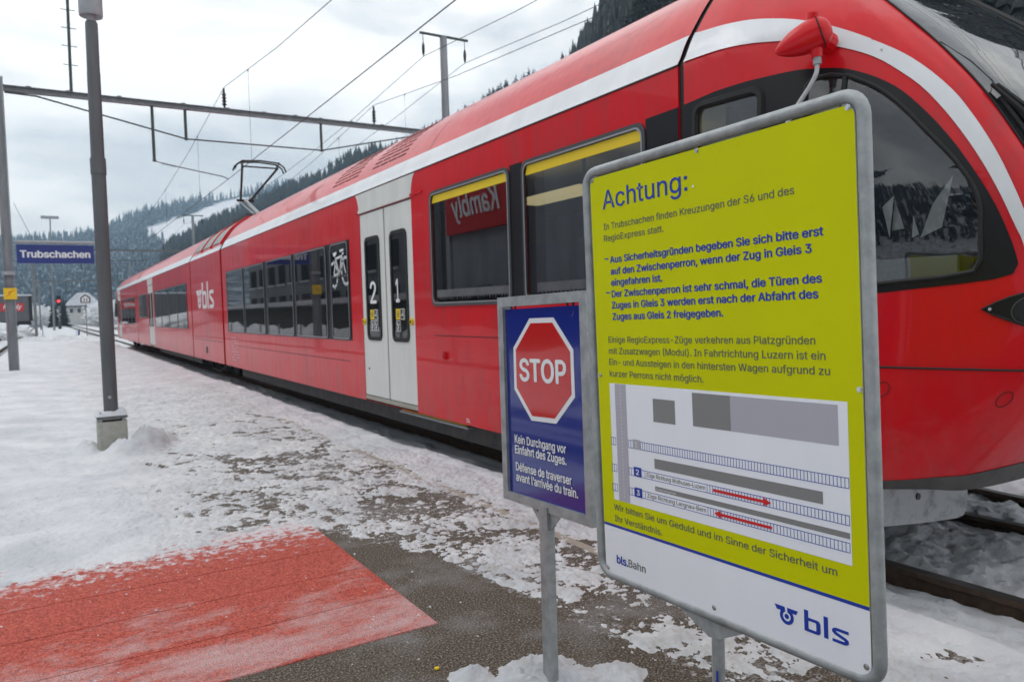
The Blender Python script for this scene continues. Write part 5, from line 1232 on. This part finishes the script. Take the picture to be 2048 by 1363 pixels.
    def arrow(u0, u1, v, d):
        a = [(u0, v-.0035), (u1-.022, v-.0035), (u1-.022, v-.010), (u1, v), (u1-.022, v+.010), (u1-.022, v+.0035), (u0, v+.0035)] if d > 0 else [(u1, v-.0035), (u1, v+.0035), (u0+.022, v+.0035), (u0+.022, v+.010), (u0, v), (u0+.022, v-.010), (u0+.022, v-.0035)]
        poly(a, .0022, INKR, 'plan_arrow', panel)
    arrow(.482, .662, .9075, 1); arrow(.483, .662, .9665, -1)
    for u in np.arange(.495, .62, .013): poly(box(u, .905, u+.003, .910), .0028, PANELW, 'arrow_gap', panel) if False else None
    T('bls.', .085, 1.1975, .050, .0235, INKB, .028); T('Bahn', .138, 1.196, .073, .0225, INKG, .004)
    u_, v_ = q(.661, 1.187); emblem(pl+U*u_-V*v_, U, V, Nn, .0400, INKB, panel, .001)
    u_, v_ = q(.742, 1.184); bls_letters(pl+U*u_-V*v_, U, V, Nn, .111, .0480, INKB, panel, .001)
    for u, v in ((.042, .042), (.468, .041), (.889, .041), (.043, .631), (.896, .625), (.041, 1.223), (.469, 1.217), (.892, 1.213)):
        u2, v2 = q(u, v); c_ = pl+U*u2-V*v2; b = MB(); b.prism(circ(0, 0, .0065, 14), c_, U, V, Nn, .0015); b.prism(circ(0, 0, .0042, 12), c_+Nn*.0015, U, V, Nn, .002); b.build('screw', ALU, r)
    for v in (.04, .63, 1.22):
        for u0, u1 in ((.016, .06), (.885, .935)):
            b = MB(); b.obox(pl-Nn*.014+U*u0-V*(v+.012), U, V, Nn, u1-u0, .024, .006); b.build('clamp', GALV, r)
    # back of the notice: the same print faces the train
    b = MB(); o2 = pl-Nn*.026; b.prism([(u, -v) for u, v in rrect(.045, .912, .036, 1.236, .026, 5)], o2, U, V, -Nn, .003); bk = b.build('rear_panel', LIME, r)
    text('rear_lettering', 'Achtung:', o2-Nn*.004+U*.86-V*.135, -U, V, -Nn, .344, .0535, INKB, bk)
    # post with gussets
    pc = P0+U*(Wd/2)+D*(Hd-.015)
    b = MB(); b.tube([(pc.x+.012, pc.y, -.3), (pc.x+.012, pc.y, pc.z+.05)], .0165, 16); b.build('post', GALV, r, smooth=True)
    b = MB(); b.prism([(-.150, .0), (.125, 0), (.018, -.055), (-.018, -.060)], pc+Nn*.002, U, V, Nn, .003)
    b.build('gusset_plate', GALV, r)
    b = MB(); b.obox((pc.x+.012-.0172, pc.y-.014, .355), (0, 1, 0), (0, 0, 1), (-1, 0, 0), .006, .035, .0006); b.obox((pc.x+.012-.0172, pc.y-.014, .355), (0, 1, 0), (0, 0, 1), (-1, 0, 0), .012, .005, .0006); b.build('post_sticker', INKB, r)
    return r
info_sign()
def stop_sign():
    U, V, Nn = axes(-89.42, -.53, 1.213)
    if Nn.x > 0: Nn = -Nn
    P0 = Vector((1.45, 2.453, Z(.0327))); Wd, Hd = .5411, .7582; D = -V; sc = Wd/.5151; sv = Hd/.7685
    r = thing('stop_sign', 'small blue enamel sign with red octagon in a galvanised box frame', 'sign', (1.48, 2.17, 0))
    q = lambda u, v: (u*sc, -v*sv)
    b = MB(); b.ring([(0, 0), (Wd, 0), (Wd, -Hd), (0, -Hd)], [q(.034, .036), q(.481, .036), q(.483, .735), q(.031, .737)], P0-Nn*.042, U, V, Nn, .042); b.build('box_frame', GALV, r)
    pl = P0-Nn*.012
    pan = [q(.034, .046), q(.481, .046), q(.483, .735), q(.031, .737)]
    b = MB(); b.prism(pan, pl-Nn*.004, U, V, Nn, .004); panel = b.build('enamel_panel', BLUE, r)
    for u in (.075, .10, .405, .435): b = MB(); b.obox(pl+U*u*sc-V*.045, U, V, Nn, .008, .012, .004); b.build('panel_tab', RUBBER, r)
    oc = [(.190, .083), (.330, .083), (.432, .193), (.433, .351), (.328, .450), (.183, .453), (.081, .345), (.083, .190)]; cx_, cy_ = .257, .268
    b = MB(); b.prism([q(*p) for p in oc], pl+Nn*.0005, U, V, Nn, .0008); b.build('octagon_border', SIGNWHITE, panel)
    b = MB(); b.prism([q(cx_+(u-cx_)*.905, cy_+(v-cy_)*.905) for u, v in oc], pl+Nn*.0014, U, V, Nn, .0008); b.build('octagon', SIGNRED, panel)
    def T(s, u, v, w, cap, bold=.022, h=.0024): u2, v2 = q(u, v); text('lettering', s, pl+U*u2+V*v2, U, V, Nn, w*sc, cap*sv, SIGNWHITE, panel, bold=bold, depth=h)
    T('STOP', .124, .309, .266, .078, .026, .0032)
    T('Kein Durchgang vor', .075, .546, .303, .030); T('Einfahrt des Zuges.', .075, .585, .303, .030); T('Défense de traverser', .077, .649, .326, .030); T('avant l’arrivée du train.', .077, .688, .357, .030)
    # post and triangular gusset
    pc = P0+U*(Wd*.5)+D*Hd
    b = MB(); b.obox((pc.x-.006, pc.y-.024, -.3), (0, 1, 0), (0, 0, 1), (1, 0, 0), .048, pc.z+.3+.02, .032); b.build('post', GALV, r)
    b = MB(); b.prism([(-.085, .004), (.085, .004), (.085, -.004), (.028, -.062), (-.028, -.062), (-.085, -.004)], pc-Nn*.012, U, V, Nn, .005); b.build('gusset_plate', GALV, r)
    b = MB(); b.prism(circ(-.052, -.006, .003, 8), pc-Nn*.007, U, V, Nn, .001); b.build('gusset_hole', RUBBER, r)
    b = MB(); b.add([tuple(P0+U*.487+V*(-.055)+Nn*.004), tuple(P0+U*.472+V*(-.085)+Nn*.006), tuple(P0+U*.485+V*(-.078)+Nn*.012)], [(0, 1, 2)]); b.build('paper_scrap', mat('orange_scrap', (.8, .35, .12), .6), r)
stop_sign()

# ------------------------------------------------------------------ small and distant things
def trailer():
    y, x0, x1 = 112, -12, -1.45
    r = thing('lorry_trailer', 'grey lorry trailer with a red lettered panel parked at far left', 'trailer', (-6, y, -.3))
    b = MB(); b.box(x0, x1, y, y+2.5, Z(-.1), Z(3.05)); b.build('cargo_box', TRAILER, r)
    b = MB(); b.box(x0, x1, y-.02, y+2.52, Z(3.05), Z(3.22)); b.build('snow_layer', SNOW, r)
    b = MB(); b.box(x0, x1-.2, y+.2, y+2.3, Z(-.55), Z(-.1)); b.box(x0, x1-1.5, y+.05, y+.12, Z(-1.1), Z(-.3)); b.build('chassis', RUBBER, r)
    for x in (-3.2, -4.5, -10):
        b = MB(); b.lathe((x, y+.1, Z(-1.15)), [(.1, 0), (.5, .0), (.52, .05), (.52, .3), (.1, .35)], 16, 'y'); b.build('wheel', RUBBER, r)
    b = MB(); b.box(x1-.35, x1-.02, y-.03, y, Z(-.05), Z(3.0)); b.build('corner_post', RUBBER, r)
    b = MB(); b.box(-4.75, -2.3, y-.05, y-.01, Z(1.15), Z(2.15)); s = b.build('name_panel', SIGNRED, r)
    text('lettering', 'Kambly', (-4.45, y-.05, Z(1.45)), (1, 0, 0), (0, 0, 1), (0, -1, 0), 1.9, .55, PRINTW, s, bold=.02, shear=.35, depth=.01)
trailer()
def house(x, y, w, d, hw_, hr, label, name='snowy_house'):
    r = thing(name, label, 'house', (x, y, -.4))
    b = MB(); b.box(x-w/2, x+w/2, y-d/2, y+d/2, -.4, hw_); wl = b.build('wall', vary('pale_house_wall', (.62, .62, .60), (.5, .5, .48), 1.5, .85), r)
    b = MB(); ov = .7; b.prism([(-w/2-ov, hw_-.1), (w/2+ov, hw_-.1), (w/2*.35, hr), (-w/2*.35, hr)], (x, y-d/2-ov, 0), (1, 0, 0), (0, 0, 1), (0, 1, 0), d+2*ov); b.build('roof', SNOW, r)
    b = MB(); b.box(x-w/2-ov, x+w/2+ov, y-d/2-ov-.02, y-d/2-ov+.1, hw_-.45, hw_-.08); b.build('eaves', INTD, r)
    for i in range(4):
        b = MB(); xx = x-w/2+w*(i+.6)/4.4; b.box(xx-.4, xx+.4, y-d/2-.03, y-d/2+.02, hw_-2.1, hw_-.9); b.build('window', INTD, wl)
house(9.3, 255, 8.5, 9, 5.2, 8.8, 'white house with snow-covered roof beyond the end of the tracks')
house(3.4, 330, 14, 9, 2.6, 5.0, 'long low snow-roofed shed left of the white house behind the signal') if False else None
def bush(x, y, h, w, m, label, group, seed):
    r = np.random.default_rng(seed); b = MB()
    for i in range(90):
        a = r.uniform(0, 6.28); f = r.random()**.6; p = Vector((x, y, -.3)); q = p+Vector((math.cos(a)*w*f, math.sin(a)*w*f*.6, h*(.35+.65*r.random())*(1-.35*f)))
        b.tube([p+Vector((math.cos(a)*.1, 0, 0)), (p+q)/2+Vector((r.normal()*.1, 0, .1)), q], [.05*h/3, .035*h/3, .01], 4)
        for k in range(7):
            c = q+Vector((r.normal()*w*.16, r.normal()*w*.12, r.normal()*h*.09)); s = h*.085; b.add([c, c+Vector((s, 0, s)), c+Vector((-s*.4, s, s*.8))], [(0, 1, 2)])
    o = b.build('frosted_bush', m, fixn=False); tag(o, label, 'bush', group)
for i, (az_, d_, h_) in enumerate(((2.95, 205, 5.2), (3.3, 190, 5.6), (3.9, 200, 5.8), (-.35, 200, 4.6), (-.75, 195, 4.3), (.05, 205, 4.4))):
    a = math.radians(az_); bush(d_*math.sin(a), d_*math.cos(a), h_, 3.0, FROSTB, 'white hoarfrosted bush in the row beyond the tracks', 'hoarfrosted bushes beyond the tracks', 400+i)
for i, (az_, d_, h_) in enumerate(((.42, 190, 5.4), (.98, 200, 5.8), (.62, 215, 4.2))):
    a = math.radians(az_); p = (d_*math.sin(a), d_*math.cos(a), -.4)
    place_tree(p, h_+1.4, ('dark fir immediately left of the red signal', 'dark fir immediately right of the red signal', 'smaller fir behind the red signal')[i], 'firs beside the red signal')
a = math.radians(.731); sx, sy = 150*math.sin(a), 150*math.cos(a)
r = thing('railway_signal', 'dark railway signal glowing red at the far end of the tracks', 'signal', (sx, sy, -.3))
b = MB(); b.tube([(sx, sy, -.3), (sx, sy, Z(2.3))], .08, 8); b.build('post', GALVD, r)
b = MB(); b.box(sx-.35, sx+.35, sy-.05, sy+.15, Z(2.2), Z(4.0)); b.build('signal_head', RUBBER, r)
b = MB(); b.lathe((sx, sy-.08, Z(3.1)), [(.20, -.04), (.20, .03)], 18, 'y'); b.build('lamp', SIGNAL, r)
b = MB(); b.box(sx-.25, sx+.25, sy-.1, sy+.3, -.3, Z(-.4)); b.build('relay_box', SKIRT, r)
# second mast with its concrete foot, distant lamp, boards
r = thing('lamp_mast', 'tall thin distant lamp mast rising above the station name sign', 'lamp post', (.95, 134, -.3))
b = MB(); b.tube([(.95, 134, -.3), (1.2, 134, Z(15.3))], [.16, .09], 8); b.build('pole', GALVD, r); b = MB(); b.box(.0, 2.35, 133.7, 134.3, Z(15.2), Z(15.6)); b.build('lamp_head', POLEL, r)
tag(MB().box(-1.15, -.33, 70.6, 71.3, -.35, -.02).build('concrete_footing', CONC), 'pale concrete footing under the second mast', 'footing')
r = thing('marker_post', 'thin post with a small house-shaped white board beside the tracks', 'sign', (2.28, 58, -.4))
b = MB(); b.tube([(2.28, 58, -.4), (2.28, 58, Z(1.35))], .03, 8); b.build('post', GALVD, r)
b = MB(); b.prism([(-.36, 0), (.36, 0), (.36, .42), (0, .72), (-.36, .42)], (2.28, 57.95, Z(1.0)), (1, 0, 0), (0, 0, 1), (0, -1, 0), .02); bd = b.build('board', PRINTW, r)
b = MB(); b.ring([(-.30, .05), (.30, .05), (.30, .40), (0, .64), (-.30, .40)], [(-.22, .11), (.22, .11), (.22, .36), (0, .54), (-.22, .36)], (2.28, 57.925, Z(1.0)), (1, 0, 0), (0, 0, 1), (0, -1, 0), .005)
for k in (-.1, .06): b.prism([(k, .15), (k+.05, .15), (k+.05, .36), (k, .36)], (2.28, 57.925, Z(1.0)), (1, 0, 0), (0, 0, 1), (0, -1, 0), .005)
b.build('symbol', PRINTK, bd)
r = thing('bollard', 'short blue and white bollard standing in the snow near the platform end', 'bollard', (1.66, 56.3, 0))
b = MB(); b.box(1.56, 1.70, 56.2, 56.4, -.1, .66); b.build('body', SIGNWHITE, r); b = MB(); b.box(1.70, 1.80, 56.2, 56.4, -.1, .62); b.build('blue_side', SIGBLUE, r); b = MB(); b.box(1.55, 1.81, 56.19, 56.41, .66, .70); b.build('cap', SKIRT, r)
tag(MB().tube([(-.25, 60, -.1), (-.25, 60, .95)], .03, 6).build('marker_stick', GALVD), 'thin stick upright in the snow right of the second mast', 'stick')
for i, (x, y, w, h) in enumerate(((-5.5, 95, 4, 1.6), (-9, 80, 5, 2.0), (-12, 100, 8, 2.3), (-3.6, 84, 2.2, .8))):
    b = MB(); vs = []; n_ = 22; k_ = 8
    for j in range(k_+1):
        ph = PI/2*j/k_
        for q_ in range(n_):
            t = 2*PI*q_/n_; rr_ = 1+.16*math.sin(3*t+i)+.10*math.sin(7*t+2*j+i)
            vs.append((x+w*math.cos(t)*math.cos(ph)*rr_, y+w*.9*math.sin(t)*math.cos(ph)*rr_, -.4+h*math.sin(ph)**.9*(1+.06*math.sin(5*t+j))))
    b.add(vs, [(j*n_+q_, j*n_+(q_+1) % n_, (j+1)*n_+(q_+1) % n_, (j+1)*n_+q_) for j in range(k_) for q_ in range(n_)])
    o = b.build('snow_heap', SNOW, smooth=60); tag(o, ['ploughed snow heap in front of the parked trailer', 'broad snow heap left of the second mast', 'largest snow heap at the far left edge', 'low snow heap nearest the second mast'][i], 'snow heap', 'ploughed snow heaps')
# litter on the asphalt
tag(MB().prism(circ(0, 0, .011, 6, .008), (1.18, 2.52, .003), (1, 0, 0), (0, 1, 0), (0, 0, 1), .006).build('yellow_scrap', YELLOW), 'tiny yellow scrap lying on the bare asphalt', 'litter')
b = MB(); rr_ = np.random.default_rng(8)
for i in range(120):
    x, y = rr_.uniform(-.3, 2.0), rr_.uniform(2.0, 4.7); s = rr_.uniform(.003, .009)
    v = [(x+s*rr_.uniform(.6, 1.2)*math.cos(t), y+s*rr_.uniform(.6, 1.2)*math.sin(t), .003) for t in (0, 1.3, 2.5, 3.8, 5.1)]
    b.add(v+[(x, y, .004+s*.7)], [(j, (j+1) % 5, 5) for j in range(5)])
o = b.build('ice_crumbs', SNOW, kind='stuff'); tag(o, 'small crumbs of ice scattered on the asphalt and red marking', 'ice')

# ------------------------------------------------------------------ what the train windows mirror: buildings across the tracks
r = thing('factory_building', 'grey factory with a red lettered sign, mirrored in the train window', 'building', (-22, 45, -.4))
b = MB(); b.box(-30, -15, 31, 41.0, -.4, 12.5); b.box(-30, -15.02, 43.5, 95, -.4, 13.5); wl = b.build('wall', BRICKG, r)
b = MB(); b.box(-30, -15.5, 41.0, 43.5, -.4, 15); b.build('stair_tower', vary('dark_grey_wall', (.12, .125, .13), (.09, .09, .10), 2., .8), r)
for yy in list(np.arange(45, 92, 4.2)):
    for zz in (1.2, 4.4, 7.6):
        b = MB(); b.box(-15.0, -14.9, yy, yy+2.4, zz, zz+1.9); w = b.build('window', DGLASS, wl)
        b = MB(); b.box(-14.9, -14.7, yy-.1, yy+2.5, zz-.22, zz-.05); b.build('snowy_sill', SNOW, w)
b = MB(); b.box(-14.95, -14.6, 33.6, 41.0, 5.7, 8.6); sg = b.build('name_board', BOARDRED, r)
text('lettering', 'Kambly', (-14.6, 34.6, 6.6), (0, 1, 0), (0, 0, 1), (1, 0, 0), 5.6, 1.25, PRINTW, sg, bold=.02, shear=.35, depth=.05)
b = MB(); b.box(-15.6, -14.9, 41.2, 41.7, -.4, 14.8); b.build('pale_pilaster', POLEL, r)
for yy in (33.2, 36.4):
    b = MB(); b.box(-15.0, -14.9, yy, yy+1.5, .2, 2.6); b.build('loading_door', TRAILER, wl)
b = MB(); b.box(-30, -14.7, 43.5, 95, 13.5, 13.9); b.build('snow_on_roof', SNOW, r)
r = thing('goods_shed', 'long low shed with snowy roof edge, mirrored low in the train windows', 'shed', (-9, 45, -.4))
b = MB(); b.box(-11.6, -7.8, 12, 82, -.4, 1.72); b.build('wall', vary('dark_shed_boards', (.10, .095, .085), (.07, .065, .06), 3., .85, stretch=(1, .1, 3)), r)
b = MB(); b.box(-12, -7.3, 11.6, 82.4, 1.80, 2.08); b.build('snow_on_roof', SNOW, r)
b = MB(); b.box(-12, -7.35, 11.6, 82.4, 1.72, 1.79); b.build('roof_edge', RUBBER, r)
b = MB(); q_ = np.random.default_rng(3)
for i in range(330):
    yy = 12+i*.21; h_ = q_.uniform(.04, .16); b.add([(-7.3, yy, 1.80), (-7.3, yy+.1, 1.80), (-7.36, yy+.05, 1.80), (-7.32, yy+.05, 1.80-h_)], [(0, 1, 3), (1, 2, 3), (2, 0, 3)])
b.build('icicles', SNOW, r, kind='stuff')
xs = np.arange(-7.6, -4.6, .15); ys = np.arange(11, 84, .5); X, Y = np.meshgrid(xs, ys)
o = grid_mesh('snow_bank', xs, ys, -.45+1.05*np.exp(-((X+6.5)/.75)**2)*(.45+1.0*fbm(X*.8, Y*.45, 301, 4, .6)), SNOW, {'trodden': np.zeros_like(X)}, kind=None)
tag(o, 'long ploughed snow bank in front of the low shed, mirrored in the train', 'snow bank')
for k in range(16):
    b = MB(); yy = 13+k*4.3; b.box(-5.0, -4.92, yy, yy+.08, -.45, .75); o = b.build('fence_post', GALVD); tag(o, 'slim fence post in the snow across the tracks, mirrored in the train', 'fence post', 'fence posts mirrored in the train windows')

# ------------------------------------------------------------------ winter air
def haze():
    b = MB(); b.box(-1600, 1600, -400, 1650, -3, 330); o = b.build('haze', SNOW, kind='stuff'); m = bpy.data.materials.new('valley_haze'); m.use_nodes = True; t = m.node_tree; t.nodes.clear()
    v = N(t, 'ShaderNodeVolumePrincipled'); v.inputs['Color'].default_value = (.50, .76, 1.0, 1); v.inputs['Density'].default_value = .00056; v.inputs['Anisotropy'].default_value = 0.
    q = N(t, 'ShaderNodeOutputMaterial'); t.links.new(v.outputs[0], q.inputs['Volume']); o.data.materials.clear(); o.data.materials.append(m)
    tag(o, 'thin bluish winter haze filling the valley', 'haze')
haze()
